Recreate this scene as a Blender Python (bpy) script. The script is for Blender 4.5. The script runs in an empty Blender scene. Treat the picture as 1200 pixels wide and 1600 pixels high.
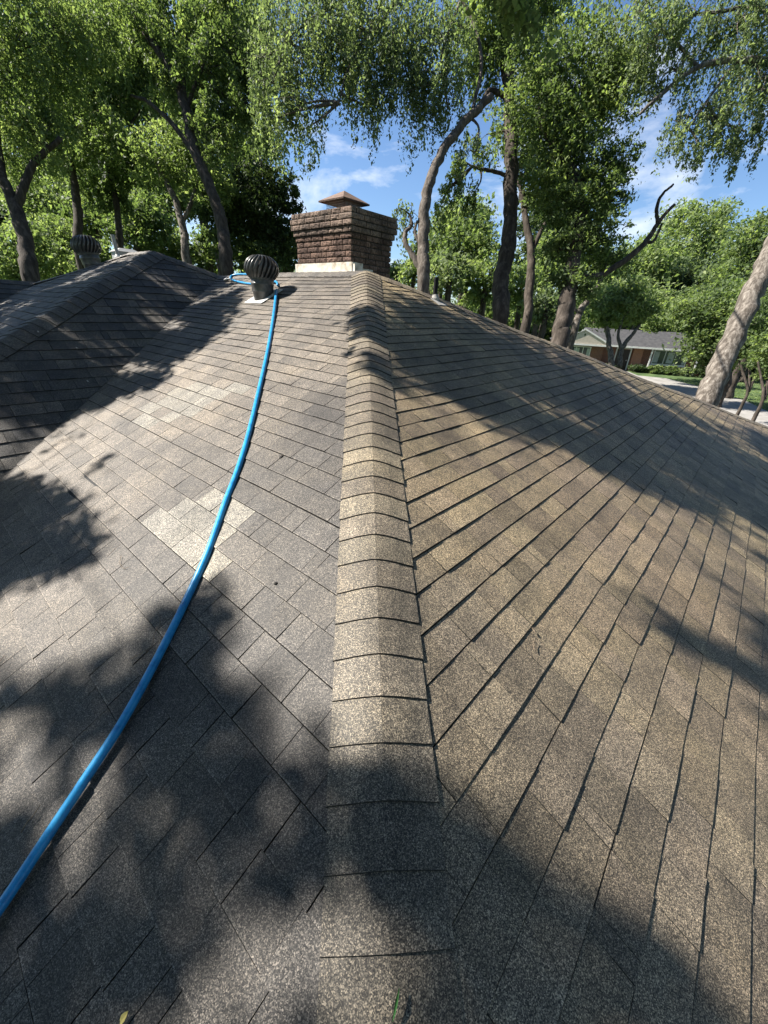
import bpy, math, random
import numpy as np
from mathutils import Matrix, Vector
random.seed(7); rng = np.random.default_rng(11)
scene = bpy.context.scene
C = scene.collection
R_ = math.radians
# ------------------------------------------------------------------ camera
CAMZ = 4.9
PITCH, ROLL, F = R_(26.6), R_(2.96), 628.0
_fw = np.array([0, math.cos(PITCH), -math.sin(PITCH)]); _up = np.array([0, math.sin(PITCH), math.cos(PITCH)]); _rt = np.array([1., 0, 0])
_c, _s = math.cos(ROLL), math.sin(ROLL)
CM = np.array([_rt*_c+_up*_s, _up*_c-_rt*_s, _fw])          # rows: right, up, forward
CAM = np.array([0, 0, CAMZ])
cam = bpy.data.cameras.new('camera'); camo = bpy.data.objects.new('camera', cam); C.objects.link(camo)
cam.sensor_fit = 'VERTICAL'; cam.sensor_height = 32.0; cam.lens = F/1600*32.0; cam.clip_start = .02; cam.clip_end = 2000
mw = Matrix.Identity(4)
for i in range(3):
    mw[i][0] = CM[0][i]; mw[i][1] = CM[1][i]; mw[i][2] = -CM[2][i]; mw[i][3] = CAM[i]
camo.matrix_world = mw
scene.camera = camo
# ------------------------------------------------------------------ sky and sun
SAZ, SEL = R_(-81), R_(45)
SUN = np.array([math.sin(SAZ)*math.cos(SEL), math.cos(SAZ)*math.cos(SEL), math.sin(SEL)])
w = bpy.data.worlds.new('World'); scene.world = w; w.use_nodes = True
nt = w.node_tree; nt.nodes.clear()
def N(nt, t, **k):
    n = nt.nodes.new(t)
    for a, b in k.items():
        if a == 'inp':
            for i, v in b.items(): n.inputs[i].default_value = v
        else: setattr(n, a, b)
    return n
sky = N(nt, 'ShaderNodeTexSky', sky_type='NISHITA', sun_disc=False, sun_elevation=SEL, sun_rotation=SAZ, altitude=100, air_density=1.0, dust_density=.3, ozone_density=2.0)
bg = N(nt, 'ShaderNodeBackground', inp={'Strength': .05}); wo = N(nt, 'ShaderNodeOutputWorld')
tc = N(nt, 'ShaderNodeTexCoord'); mp = N(nt, 'ShaderNodeMapping', inp={'Scale': (2.2, 2.2, 5.5), 'Location': (1.3, .4, .2)})
nz = N(nt, 'ShaderNodeTexNoise', inp={'Scale': 1.9, 'Detail': 9.0, 'Roughness': .58, 'Distortion': .35})
cr = N(nt, 'ShaderNodeValToRGB'); cr.color_ramp.elements[0].position = .50; cr.color_ramp.elements[1].position = .76
mx = N(nt, 'ShaderNodeMix', data_type='RGBA'); mx.inputs[7].default_value = (8.6, 8.9, 9.3, 1)
tint = N(nt, 'ShaderNodeMix', data_type='RGBA', blend_type='MULTIPLY'); tint.inputs[0].default_value = 1; tint.inputs[7].default_value = (.82, .95, 1.12, 1)
nt.links.new(tc.outputs['Generated'], mp.inputs[0]); nt.links.new(mp.outputs[0], nz.inputs[0]); nt.links.new(nz.outputs[0], cr.inputs[0])
nt.links.new(sky.outputs[0], tint.inputs[6]); nt.links.new(tint.outputs[2], mx.inputs[6]); sxyz = N(nt, 'ShaderNodeSeparateXYZ'); nt.links.new(tc.outputs['Generated'], sxyz.inputs[0])
mr = N(nt, 'ShaderNodeMapRange', inp={1: .32, 2: .55, 3: 1., 4: .12}); nt.links.new(sxyz.outputs[2], mr.inputs[0])
cm_ = N(nt, 'ShaderNodeMath', operation='MULTIPLY'); nt.links.new(cr.outputs[0], cm_.inputs[0]); nt.links.new(mr.outputs[0], cm_.inputs[1]); nt.links.new(cm_.outputs[0], mx.inputs[0]); nt.links.new(mx.outputs[2], bg.inputs[0]); nt.links.new(bg.outputs[0], wo.inputs[0])
sl = bpy.data.lights.new('sun', 'SUN'); sl.energy = 5.0; sl.angle = R_(.53); sl.color = (1, .95, .87)
so = bpy.data.objects.new('sun', sl); C.objects.link(so)
so.rotation_euler = Vector(-SUN).to_track_quat('-Z', 'Y').to_euler(); so.location = (-20, 6, 30)
scene.view_settings.view_transform = 'Standard'; scene.view_settings.look = 'None'; scene.view_settings.gamma = 1
scene.view_settings.exposure = 1.6
try:
    scene.cycles.max_bounces = 8; scene.cycles.diffuse_bounces = 4; scene.cycles.transmission_bounces = 3; scene.cycles.transparent_max_bounces = 4
except Exception: pass
# ------------------------------------------------------------------ helpers
def ray(x, y): return CM.T @ np.array([(x-600)/F, (800-y)/F, 1.])
def at(x, y, D): return CAM + ray(x, y)*D                      # a point at depth D
def proj(P):
    q = (np.asarray(P)-CAM) @ CM.T
    z = np.where(q[..., 2] > .05, q[..., 2], .05)
    return 600+F*q[..., 0]/z, 800-F*q[..., 1]/z, q[..., 2]
def onplane(x, y, O, n):
    d = ray(x, y); return CAM + d*((n@(O-CAM))/(n@d))
def unit(v): v = np.asarray(v, float); return v/np.linalg.norm(v)
def tag(o, label=None, cat=None, group=None, kind=None):
    if label: o['label'] = label
    if cat: o['category'] = cat
    if group: o['group'] = group
    if kind: o['kind'] = kind
    return o
def empty(name, loc, label=None, cat=None, group=None):
    o = bpy.data.objects.new(name, None); C.objects.link(o); o.location = loc; o.empty_display_size = .2
    return tag(o, label, cat, group)
class MB:
    def __init__(s): s.v = []; s.f = []; s.col = []; s.n = 0
    def add(s, verts, faces, col=None):
        verts = np.asarray(verts, float)
        s.v.append(verts)
        for f in faces: s.f.append([i+s.n for i in f]); s.col.append(col if col is not None else (1, 1, 1))
        s.n += len(verts)
    def box(s, o, ax, ay, az, col=None, jit=0):
        # o corner, ax ay az full edge vectors
        o = np.asarray(o, float); v = [o+i*np.asarray(ax)+j*np.asarray(ay)+k*np.asarray(az) for k in (0, 1) for j in (0, 1) for i in (0, 1)]
        if jit: v = [p+rng.normal(0, jit, 3) for p in v]
        s.add(v, [(0, 2, 3, 1), (4, 5, 7, 6), (0, 1, 5, 4), (2, 6, 7, 3), (0, 4, 6, 2), (1, 3, 7, 5)], col)
    def cbox(s, c, x, y, z, sx, sy, sz, col=None):
        x, y, z = unit(x)*sx, unit(y)*sy, unit(z)*sz
        s.box(np.asarray(c)-x/2-y/2-z/2, x, y, z, col)
    def tube(s, pts, rad, n=8, cap=True, col=None, rough=0):
        pts = np.asarray(pts, float); m = len(pts)
        rad = np.ones(m)*rad if np.isscalar(rad) else np.asarray(rad, float)
        t = np.gradient(pts, axis=0); t /= np.linalg.norm(t, axis=1)[:, None]+1e-9
        ref = np.array([.3, .9, .2]) if abs(t[0]@np.array([0, 0, 1.])) > .5 else np.array([0, 0, 1.])
        vs = []
        for i in range(m):
            a = np.cross(t[i], ref); a /= np.linalg.norm(a)+1e-9; b = np.cross(t[i], a)
            th = np.arange(n)*2*math.pi/n
            r = rad[i]*(1+(rng.normal(0, rough, n) if rough else 0))
            vs.append(pts[i]+np.outer(np.cos(th)*r, a)+np.outer(np.sin(th)*r, b))
            ref = -np.cross(t[i], b) if False else np.cross(b, t[i])*0+ref
        fs = [(i*n+j, i*n+(j+1) % n, (i+1)*n+(j+1) % n, (i+1)*n+j) for i in range(m-1) for j in range(n)]
        if cap: fs += [tuple(range(n))[::-1], tuple((m-1)*n+j for j in range(n))]
        s.add(np.concatenate(vs), fs, col)
    def build(s, name, mat, parent=None, smooth=False, colattr=False):
        me = bpy.data.meshes.new(name)
        me.from_pydata(np.concatenate(s.v).tolist(), [], s.f); me.materials.append(mat)
        if colattr:
            a = me.attributes.new('tab', 'FLOAT_COLOR', 'FACE')
            arr = np.ones((len(s.f), 4), np.float32); arr[:, :3] = np.array(s.col); a.data.foreach_set('color', arr.ravel())
        if smooth: me.polygons.foreach_set('use_smooth', [True]*len(me.polygons))
        me.update()
        o = bpy.data.objects.new(name, me); C.objects.link(o)
        if parent is not None: attach(o, parent)
        return o
def wloc(o):
    l = Vector(o.location)
    while o.parent: o = o.parent; l += Vector(o.location)
    return l
def attach(o, parent):
    # geometry was written in world coordinates; things are never rotated, so shift the mesh
    l = wloc(parent); o.parent = parent
    if o.data is not None: o.data.transform(Matrix.Translation(-l))
def spline(pts, k=6):
    pts = np.asarray(pts, float)
    if len(pts) < 3: return np.linspace(pts[0], pts[-1], k+1)
    P = np.vstack([2*pts[0]-pts[1], pts, 2*pts[-1]-pts[-2]]); out = []
    for i in range(1, len(P)-2):
        for t in np.arange(k)/k:
            out.append(.5*((2*P[i])+(-P[i-1]+P[i+1])*t+(2*P[i-1]-5*P[i]+4*P[i+1]-P[i+2])*t*t+(-P[i-1]+3*P[i]-3*P[i+1]+P[i+2])*t**3))
    out.append(pts[-1]); return np.array(out)
# ------------------------------------------------------------------ materials
def newmat(name, base=(.5, .5, .5), rough=.8, spec=.3, metal=0):
    m = bpy.data.materials.new(name); m.use_nodes = True; b = m.node_tree.nodes['Principled BSDF']
    b.inputs['Base Color'].default_value = (*base, 1); b.inputs['Roughness'].default_value = rough
    b.inputs['Specular IOR Level'].default_value = spec; b.inputs['Metallic'].default_value = metal
    return m, m.node_tree, b
def ramp(nt, pairs):
    r = N(nt, 'ShaderNodeValToRGB'); e = r.color_ramp.elements
    while len(e) > 1: e.remove(e[-1])
    e[0].position = pairs[0][0]; e[0].color = (*pairs[0][1], 1)
    for p, c in pairs[1:]: q = e.new(p); q.color = (*c, 1)
    return r
def mul(nt, a, b, fac=1.0):
    m = N(nt, 'ShaderNodeMix', data_type='RGBA', blend_type='MULTIPLY'); m.inputs[0].default_value = fac
    nt.links.new(a, m.inputs[6]); nt.links.new(b, m.inputs[7]); return m.outputs[2]
def noisemat(name, pairs, scale=5, detail=6, rough=.85, bump=.3, bscale=None, spec=.3, stretch=(1, 1, 1), coord='Object', dist=.02):
    m, nt, b = newmat(name, rough=rough, spec=spec)
    tc = N(nt, 'ShaderNodeTexCoord'); mp = N(nt, 'ShaderNodeMapping', inp={'Scale': stretch})
    nt.links.new(tc.outputs[coord], mp.inputs[0])
    n1 = N(nt, 'ShaderNodeTexNoise', inp={'Scale': scale, 'Detail': detail, 'Roughness': .65}); nt.links.new(mp.outputs[0], n1.inputs[0])
    r = ramp(nt, pairs); nt.links.new(n1.outputs[0], r.inputs[0]); nt.links.new(r.outputs[0], b.inputs['Base Color'])
    if bump:
        n2 = N(nt, 'ShaderNodeTexNoise', inp={'Scale': bscale or scale*4, 'Detail': 4.}); nt.links.new(mp.outputs[0], n2.inputs[0])
        bp = N(nt, 'ShaderNodeBump', inp={'Strength': bump, 'Distance': dist}); nt.links.new(n2.outputs[0], bp.inputs['Height']); nt.links.new(bp.outputs[0], b.inputs['Normal'])
    return m
def shingle_mat(name, gran=400.):
    m, nt, b = newmat(name, rough=.62, spec=.32)
    at_ = N(nt, 'ShaderNodeAttribute', attribute_name='tab'); tc = N(nt, 'ShaderNodeTexCoord')
    vo = N(nt, 'ShaderNodeTexVoronoi', inp={'Scale': gran}); nt.links.new(tc.outputs['Object'], vo.inputs['Vector'])
    sp = N(nt, 'ShaderNodeSeparateColor'); nt.links.new(vo.outputs['Color'], sp.inputs[0])
    r1 = ramp(nt, [(0, (.14, .14, .15)), (.3, (.45, .44, .43)), (.6, (.95, .93, .89)), (.82, (1.7, 1.64, 1.5)), (1, (3.2, 3.0, 2.7))]); nt.links.new(sp.outputs[0], r1.inputs[0])
    # coarse clumps of granules
    vo2 = N(nt, 'ShaderNodeTexNoise', inp={'Scale': 130., 'Detail': 2., 'Roughness': .6}); nt.links.new(tc.outputs['Object'], vo2.inputs['Vector'])
    r2 = ramp(nt, [(.32, (.75, .75, .75)), (.68, (1.25, 1.25, 1.25))]); nt.links.new(vo2.outputs[0], r2.inputs[0])
    n3 = N(nt, 'ShaderNodeTexNoise', inp={'Scale': 1.7, 'Detail': 7., 'Roughness': .6, 'Distortion': .4}); nt.links.new(tc.outputs['Object'], n3.inputs['Vector'])
    r3 = ramp(nt, [(.33, (.60, .61, .64)), (.5, (.95, .95, .95)), (.7, (1.22, 1.18, 1.1))]); nt.links.new(n3.outputs[0], r3.inputs[0])
    n4 = N(nt, 'ShaderNodeTexNoise', inp={'Scale': 9., 'Detail': 6., 'Roughness': .7}); nt.links.new(tc.outputs['Object'], n4.inputs['Vector'])
    r4 = ramp(nt, [(.3, (.72, .72, .72)), (.7, (1.2, 1.2, 1.2))]); nt.links.new(n4.outputs[0], r4.inputs[0])
    c = mul(nt, at_.outputs['Color'], r1.outputs[0]); c = mul(nt, c, r2.outputs[0]); c = mul(nt, c, r3.outputs[0]); c = mul(nt, c, r4.outputs[0])
    nt.links.new(c, b.inputs['Base Color'])
    bp = N(nt, 'ShaderNodeBump', inp={'Strength': .55, 'Distance': .0022}); nt.links.new(sp.outputs[1], bp.inputs['Height'])
    nt.links.new(bp.outputs[0], b.inputs['Normal'])
    return m
M_SH = shingle_mat('asphalt_shingle')
M_TAR = noisemat('roof_felt', [(.3, (.012, .012, .013)), (.7, (.03, .03, .03))], 6)
def leafmat(name, dark, mid, light, trans=.35):
    m, nt, b = newmat(name, rough=.6, spec=.22)
    at_ = N(nt, 'ShaderNodeAttribute', attribute_name='rnd')
    r = ramp(nt, [(0, dark), (.55, mid), (1, light)]); nt.links.new(at_.outputs['Fac'], r.inputs[0])
    nt.links.new(r.outputs[0], b.inputs['Base Color'])
    tr = N(nt, 'ShaderNodeBsdfTranslucent'); mt = mul(nt, r.outputs[0], r.outputs[0], 0)
    g = N(nt, 'ShaderNodeMix', data_type='RGBA', blend_type='MULTIPLY'); g.inputs[0].default_value = 1; g.inputs[7].default_value = (1.45, 1.55, .8, 1)
    nt.links.new(r.outputs[0], g.inputs[6]); nt.links.new(g.outputs[2], tr.inputs[0])
    ms = N(nt, 'ShaderNodeMixShader', inp={0: trans}); out = nt.nodes['Material Output']
    nt.links.new(b.outputs[0], ms.inputs[1]); nt.links.new(tr.outputs[0], ms.inputs[2]); nt.links.new(ms.outputs[0], out.inputs[0])
    return m
LM = {
 'mid': leafmat('leaf_green', (.05, .075, .034), (.12, .165, .068), (.25, .3, .125), .5),
 'bright': leafmat('leaf_yellow_green', (.08, .115, .048), (.16, .21, .09), (.29, .335, .165), .5),
 'grey': leafmat('leaf_grey_green', (.065, .09, .055), (.14, .18, .1), (.28, .33, .18), .48),
 'dark': leafmat('leaf_dark_green', (.022, .036, .018), (.05, .075, .034), (.11, .15, .06), .35),
}
M_BARK = noisemat('bark_grey_brown', [(.3, (.035, .028, .022)), (.5, (.085, .07, .058)), (.7, (.19, .165, .14))], 15, 9, .95, 1.0, 36, stretch=(1, 1, .25), dist=.014)
M_BARKD = noisemat('bark_dark', [(.3, (.018, .014, .011)), (.5, (.05, .04, .032)), (.7, (.11, .09, .075))], 9, 8, .95, .9, 34, stretch=(1, 1, .25), dist=.014)
M_BARKP = noisemat('bark_pale', [(.28, (.035, .028, .022)), (.46, (.085, .072, .06)), (.58, (.18, .158, .135)), (.75, (.30, .27, .24))], 13, 10, .95, 1.0, 44, stretch=(1, 1, .25), dist=.016)
# ------------------------------------------------------------------ roof geometry
AZ = R_(40.24)
uR = np.array([math.sin(AZ), math.cos(AZ), 0]); uL = np.array([-math.cos(AZ), math.sin(AZ), 0]); Zv = np.array([0, 0, 1.])
SC = .87
hipd = unit([math.sin(AZ-math.pi/4), math.cos(AZ-math.pi/4), .5/math.sqrt(2)])
P0 = CAM+ray(612, 1600)*SC
A = P0+hipd*6.1*SC                                           # the peak where the hips meet the ridge
nR = unit(np.cross(hipd, uR)); nR *= np.sign(nR[2]); nL = unit(np.cross(hipd, uL)); nL *= np.sign(nL[2])
def pL(u, d): return A+uL*u-uR*d-Zv*.5*d
def pR(u, d): return A+uR*u-uL*d-Zv*.5*d
V1 = onplane(345, 431, A, nL); vdir = unit(onplane(0, 752, A, nL)-V1)
nW = unit(np.cross(vdir, uR)); nW *= np.sign(nW[2])
WA = onplane(240, 393, V1, nW); hW = unit(onplane(0, 532, V1, nW)-WA)
nX = unit(np.cross(uL, hW)); nX *= np.sign(nX[2])
def xz(P): P = np.array(P, float); P[2] = WA[2]-(nX[0]*(P[0]-WA[0])+nX[1]*(P[1]-WA[1]))/nX[2]; return P
X1 = xz(WA+uL*.85); X2 = xz(WA-uR*.5+uL*1.45); X3 = xz(WA-uR*.96+uL*2.51); xv = unit(xz(X3-uR*.67-uL*.54)-X3)
nU = unit(np.cross(uR, xv)); nU *= np.sign(nU[2])
DE = 5.6
HB = pL(-DE, DE)                                             # bottom corner of the near hip
hip2 = unit(uR+(-uL-Zv*.5)*.585); H2B = A+hip2*(DE/.585/abs((hip2@uR))*(hip2@uR))*1.0
H2B = pR(DE/.585, DE)
def clip(poly, a, b):
    # keep left side of a->b
    out = []
    for i in range(len(poly)):
        p, q = poly[i], poly[(i+1) % len(poly)]
        sp = (b[0]-a[0])*(p[1]-a[1])-(b[1]-a[1])*(p[0]-a[0]); sq = (b[0]-a[0])*(q[1]-a[1])-(b[1]-a[1])*(q[0]-a[0])
        if sp >= 0: out.append(p)
        if (sp >= 0) != (sq >= 0):
            t = sp/(sp-sq); out.append((p[0]+(q[0]-p[0])*t, p[1]+(q[1]-p[1])*t))
    return out
def wob(P, n):
    return P+n*(.006*math.sin(P[0]*2.1+P[1]*1.3)+.005*math.sin(P[0]*.9-P[1]*2.7+1)+.002*math.sin(P[0]*7+P[1]*5))
EXPO = .121
def slope(name, O, u, n, region, colfn, house, label=None, tight=False, ef=lambda v: .14):
    """one roof slope laid with single laminated shingle tabs"""
    v = unit(np.cross(u, n)); v = v if v[2] < 0 else -v
    reg = [((p-O)@u, (p-O)@v) for p in region]
    ar = sum(reg[i][0]*reg[(i+1) % len(reg)][1]-reg[(i+1) % len(reg)][0]*reg[i][1] for i in range(len(reg)))
    if ar < 0: reg = reg[::-1]
    us = [p[0] for p in reg]; vs = [p[1] for p in reg]
    mb = MB(); r = random.Random(len(name)*13+int(abs(O[0])*100))
    slot = .0042 if tight else .003; row = 0; v0 = min(vs)-.01
    while v0 < max(vs):
        EXPO = ef(max(v0, 0))
        x = min(us)-r.random()*.4; jog = r.uniform(-.0015, .0015)
        while x < max(us):
            ww = r.choice([.11, .14, .17, .19, .21, .24, .27]) if r.random() < .9 else .06
            gp = r.choice([.0008, .001, .0012, .0025]) if tight else r.choice([.0012, .0022, .003, .004]); poly = [(x+.0003, v0), (x+ww-gp, v0), (x+ww-gp, v0+EXPO+jog-slot), (x+.0003, v0+EXPO+jog-slot)]
            th = (.0035 if tight else .004)+r.choice([0, 0, .002, .0035])+r.random()*.0015; tl = r.uniform(-.002, .002)
            cen = O+u*(x+ww/2)+v*(v0+EXPO/2); col = colfn(cen, r); ew = r.uniform(.003, .007)
            vm = v0+EXPO+jog-slot-ew
            for part in (0, 1):
                pp = poly[:]
                pp = [(a, min(b, vm)) for a, b in poly] if part == 0 else [(a, max(b, vm)) for a, b in poly]
                for i in range(len(reg)):
                    pp = clip(pp, reg[i], reg[(i+1) % len(reg)])
                    if len(pp) < 3: break
                if len(pp) < 3: continue
                top = []; bot = []
                for a, b in pp:
                    P = wob(O+u*a+v*b, n); k = (b-v0)/EXPO
                    top.append(P+n*(.0015+th*k+tl*(a-x)/ww*k)); bot.append(P-n*.012+(v*.0035 if b > v0+EXPO-slot-.004 else 0))
                m = len(pp); b0 = mb.n
                mb.add(top+bot, [tuple(range(m))], col if part == 0 else sc(col, (1.1 if tight else 1.45)))
                for i in range(m):
                    bb = (pp[i][1]+pp[(i+1) % m][1])/2
                    if abs(pp[i][1]-vm) < 1e-6 and abs(pp[(i+1) % m][1]-vm) < 1e-6: continue
                    mb.f.append([b0+i, b0+i+m, b0+(i+1) % m+m, b0+(i+1) % m]); mb.col.append((.022, .02, .018))
            x += ww
        v0 += EXPO; row += 1
    # check winding of the top face
    o = mb.build(name, M_SH, house, colattr=True)
    if label: o['label'] = label
    b2 = MB(); dn = n*.014
    b2.add([wob(p, n)-dn for p in region]+[p-n*.05 for p in region], [tuple(range(len(region))), tuple(range(len(region), 2*len(region)))[::-1]]+[(i, (i+1) % len(region), (i+1) % len(region)+len(region), i+len(region)) for i in range(len(region))])
    b2.build('roof_deck', M_TAR, o)
    return o
def lerpc(a, b, t): return tuple(a[i]*(1-t)+b[i]*t for i in range(3))
def sc(c, k): return tuple(x*k for x in c)
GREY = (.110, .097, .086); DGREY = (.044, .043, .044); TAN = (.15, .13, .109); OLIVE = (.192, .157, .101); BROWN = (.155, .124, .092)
LIGHT = (.178, .168, .150)
def inpoly(x, y, poly):
    c = False; n = len(poly)
    for i in range(n):
        x1, y1 = poly[i]; x2, y2 = poly[(i+1) % n]
        if (y1 > y) != (y2 > y) and x < (x2-x1)*(y-y1)/(y2-y1)+x1: c = not c
    return c
PATCH = [[(205, 660), (262, 618), (300, 590), (395, 612), (390, 632), (340, 625), (290, 672), (268, 678)], [(245, 800), (300, 775), (375, 790), (392, 812), (330, 905), (300, 900), (235, 835)]]
PATCH3 = [[onplane(x, y, A, nL) for x, y in q] for q in PATCH]
PATCHuv = [[((p-A)@uL, (p-A)@uR) for p in q] for q in PATCH3]
def nz2(P, s, o=0): return .5+.25*(math.sin(P[0]*s+o)+math.sin(P[1]*s*1.3+1.7*o+P[0]*s*.6))
def colL(P, r):
    a, b = (P-A)@uL, (P-A)@uR
    for q in PATCHuv:
        if inpoly(a, b, q) and r.random() < .88: return sc(LIGHT, r.uniform(.75, 1.05))
    t = nz2(P, 1.1, 2)
    c = lerpc(GREY, TAN, max(0, min(1, t*.7+r.uniform(-.35, .35))))
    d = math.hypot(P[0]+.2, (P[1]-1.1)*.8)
    if d < 1.9: c = lerpc(c, DGREY, min(1, (1.9-d)/.9)*.7)  # greyer shingles by the near hip, darkened further to deepen the shade there
    return sc(c, r.uniform(.8, 1.16))
def colR(P, r):
    t = nz2(P, 1.4, 5); c = lerpc(OLIVE, BROWN, max(0, min(1, t+r.uniform(-.4, .4))))
    d = math.hypot(P[0], P[1])
    if d < 2.4: c = lerpc(c, GREY, min(1, (2.4-d)/1.)*.6)
    return sc(c, r.uniform(.82, 1.25))
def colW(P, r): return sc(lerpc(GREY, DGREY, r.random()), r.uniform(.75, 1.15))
house = empty('brick_house', (A[0], A[1], 0), 'house under foot with dark laminated shingle roof, brick chimney and turbine vents', 'house')
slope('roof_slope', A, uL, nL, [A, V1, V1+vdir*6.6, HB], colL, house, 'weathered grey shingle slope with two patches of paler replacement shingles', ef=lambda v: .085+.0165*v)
slope('roof_slope', A, uR, nR, [A, HB, H2B], colR, house, 'olive brown shingle slope right of the hip', tight=True, ef=lambda v: .085+.0165*v)
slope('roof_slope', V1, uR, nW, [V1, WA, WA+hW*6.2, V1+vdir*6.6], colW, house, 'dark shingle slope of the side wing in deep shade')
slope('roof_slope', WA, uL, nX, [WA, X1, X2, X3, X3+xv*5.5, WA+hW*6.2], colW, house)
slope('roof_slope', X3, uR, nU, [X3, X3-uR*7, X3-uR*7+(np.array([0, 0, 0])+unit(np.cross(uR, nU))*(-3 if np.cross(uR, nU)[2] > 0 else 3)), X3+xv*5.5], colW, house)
# hidden back slopes (seen only from elsewhere)
def backslope(pts, name='roof_slope'):
    pts = [np.array(p, float)-Zv*.004 for p in pts]; n = unit(np.cross(pts[1]-pts[0], pts[2]-pts[0])); n *= np.sign(n[2])
    b = MB(); k = len(pts)
    b.add([p for p in pts]+[p-n*.05 for p in pts], [tuple(range(k)), tuple(range(k, 2*k))[::-1]]+[(i, (i+1) % k, (i+1) % k+k, i+k) for i in range(k)], GREY)
    b.build(name, M_SH, house, colattr=True)
backslope([A, V1, V1+uR*9-Zv*.2925*9, H2B])
wr = V1+(uR*.9-uL*.1)*6-Zv*2.9
backslope([V1, WA, WA+uR*6-uL*1-Zv*2.6, wr])
backslope([WA, X1, X1+uR*5-Zv*2.4, WA+uR*5-Zv*2.4])
backslope([X1, X2, X3, X3+uR*5-Zv*2.3, X1+uR*5-Zv*2.4])
backslope([X3, X3-uR*7, X3-uR*7+uL*3-Zv*1.5, X3+uL*3-Zv*1.5])
# hip and ridge caps: one bent shingle after another
EXPO = .143
def caps(top, bot, na, nb, colfn, half=.168, lift=.0065, label=None, expo=EXPO, taper=False):
    L = np.linalg.norm(bot-top); d = (bot-top)/L; mb = MB(); r = random.Random(int(L*1000))
    sa = unit(np.cross(d, na)); sb = unit(np.cross(d, nb))
    mid = unit(na+nb)
    # side vectors pointing away from the line, downhill on each slope
    if sa@nb > 0: sa = -sa
    if sb@na > 0: sb = -sb
    if abs(na@nb) > .9999: sb = -sa
    sa = sa if (sa-sb)@sa > 0 else -sa
    ws = np.array([1, .8, .55, .35, .2, .1, 0])
    t = 0
    while t < L:
        e = (.088+.0118*t if taper else expo)*r.uniform(.96, 1.05); rows = []; hw = half*r.uniform(.985, 1.02); off = r.uniform(-.003, .003); sk = r.uniform(-.004, .004)
        for tt, lf in ((t-.01, .004), (t+e*.5, lift*.6+.004), (t+e, lift+.004)):
            row = []
            for side, nn in ((sa, na), (sb, nb)):
                seq = ws if side is sa else ws[::-1][1:]
                for k in seq:
                    P = top+d*min(tt, L)+side*hw*k+unit(side-side@Zv*Zv)*off*0
                    nk = unit(nn*k+mid*(1-k))
                    rr = .7; drop = .017*max(0, 1-k/rr)**2            # rounded over the line
                    P = wob(P, mid)+nk*(lf+.001+(.002 if k == 1 else 0))-mid*drop+mid*.0185*(1-k)+d*sk*k
                    row.append(P)
            rows.append(row)
        m = len(rows[0]); vs = [p for q in rows for p in q]
        under = [p-mid*.016+d*.0045 for p in rows[2]]; under0 = [p-mid*.016 for p in rows[0]]
        ed = [rows[q][0]-na*.016+sa*.003 for q in range(3)]; ed2 = [rows[q][-1]-nb*.016+sb*.004 for q in range(3)]
        fs = [(i*m+j, i*m+j+1, (i+1)*m+j+1, (i+1)*m+j) for i in range(2) for j in range(m-1)]
        b0 = len(vs); vs += under; nt0 = len(fs); fs += [(2*m+j, 2*m+j+1, b0+j+1, b0+j) for j in range(m-1)]
        b1 = len(vs); vs += ed; fs += [(0, m, b1+1, b1), (m, 2*m, b1+2, b1+1)]
        b2_ = len(vs); vs += ed2; fs += [(m-1, 2*m-1, b2_+1, b2_), (2*m-1, 3*m-1, b2_+2, b2_+1)]
        c_ = colfn(top+d*t, r); mb.add(vs, fs, c_)
        for q in range(len(mb.col)-(len(fs)-nt0), len(mb.col)): mb.col[q] = (.022, .02, .018)
        t += e
    o = mb.build('hip_cap', M_SH, house, colattr=True)
    if label: o['label'] = label
    return o
def colC(P, r):
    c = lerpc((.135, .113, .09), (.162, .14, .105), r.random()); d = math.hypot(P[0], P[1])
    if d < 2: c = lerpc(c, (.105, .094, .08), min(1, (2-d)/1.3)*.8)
    return sc(c, r.uniform(.85, 1.15))
def colD(P, r): return sc(lerpc(GREY, DGREY, .35), r.uniform(.8, 1.2))
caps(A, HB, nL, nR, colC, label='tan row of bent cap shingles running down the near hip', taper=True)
nB = unit(np.cross(uL, hip2)); nB *= np.sign(nB[2])
caps(A, H2B, nR, nB, colC, half=.13)
caps(A+(V1-A)*.002, V1, nL, nB, colD, half=.13)
nWR = unit(np.cross(V1-WA, uR*6-uL*1-Zv*2.6)); nWR *= np.sign(nWR[2])
caps(WA, V1, nW, nWR, colD, half=.12)
caps(WA, WA+hW*6.2, nW, nX, colD)
nXB = unit(np.cross(uL, uR*5-Zv*2.4)); nXB *= np.sign(nXB[2])
caps(WA, X1, nX, nXB, colD, half=.1)
nXC = unit(np.cross(X2-X3, uR*5-Zv*2.3)); nXC *= np.sign(nXC[2])
caps(X1, X2, nX, nXC, colD, half=.1); caps(X2, X3, nX, nXC, colD, half=.1)
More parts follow.
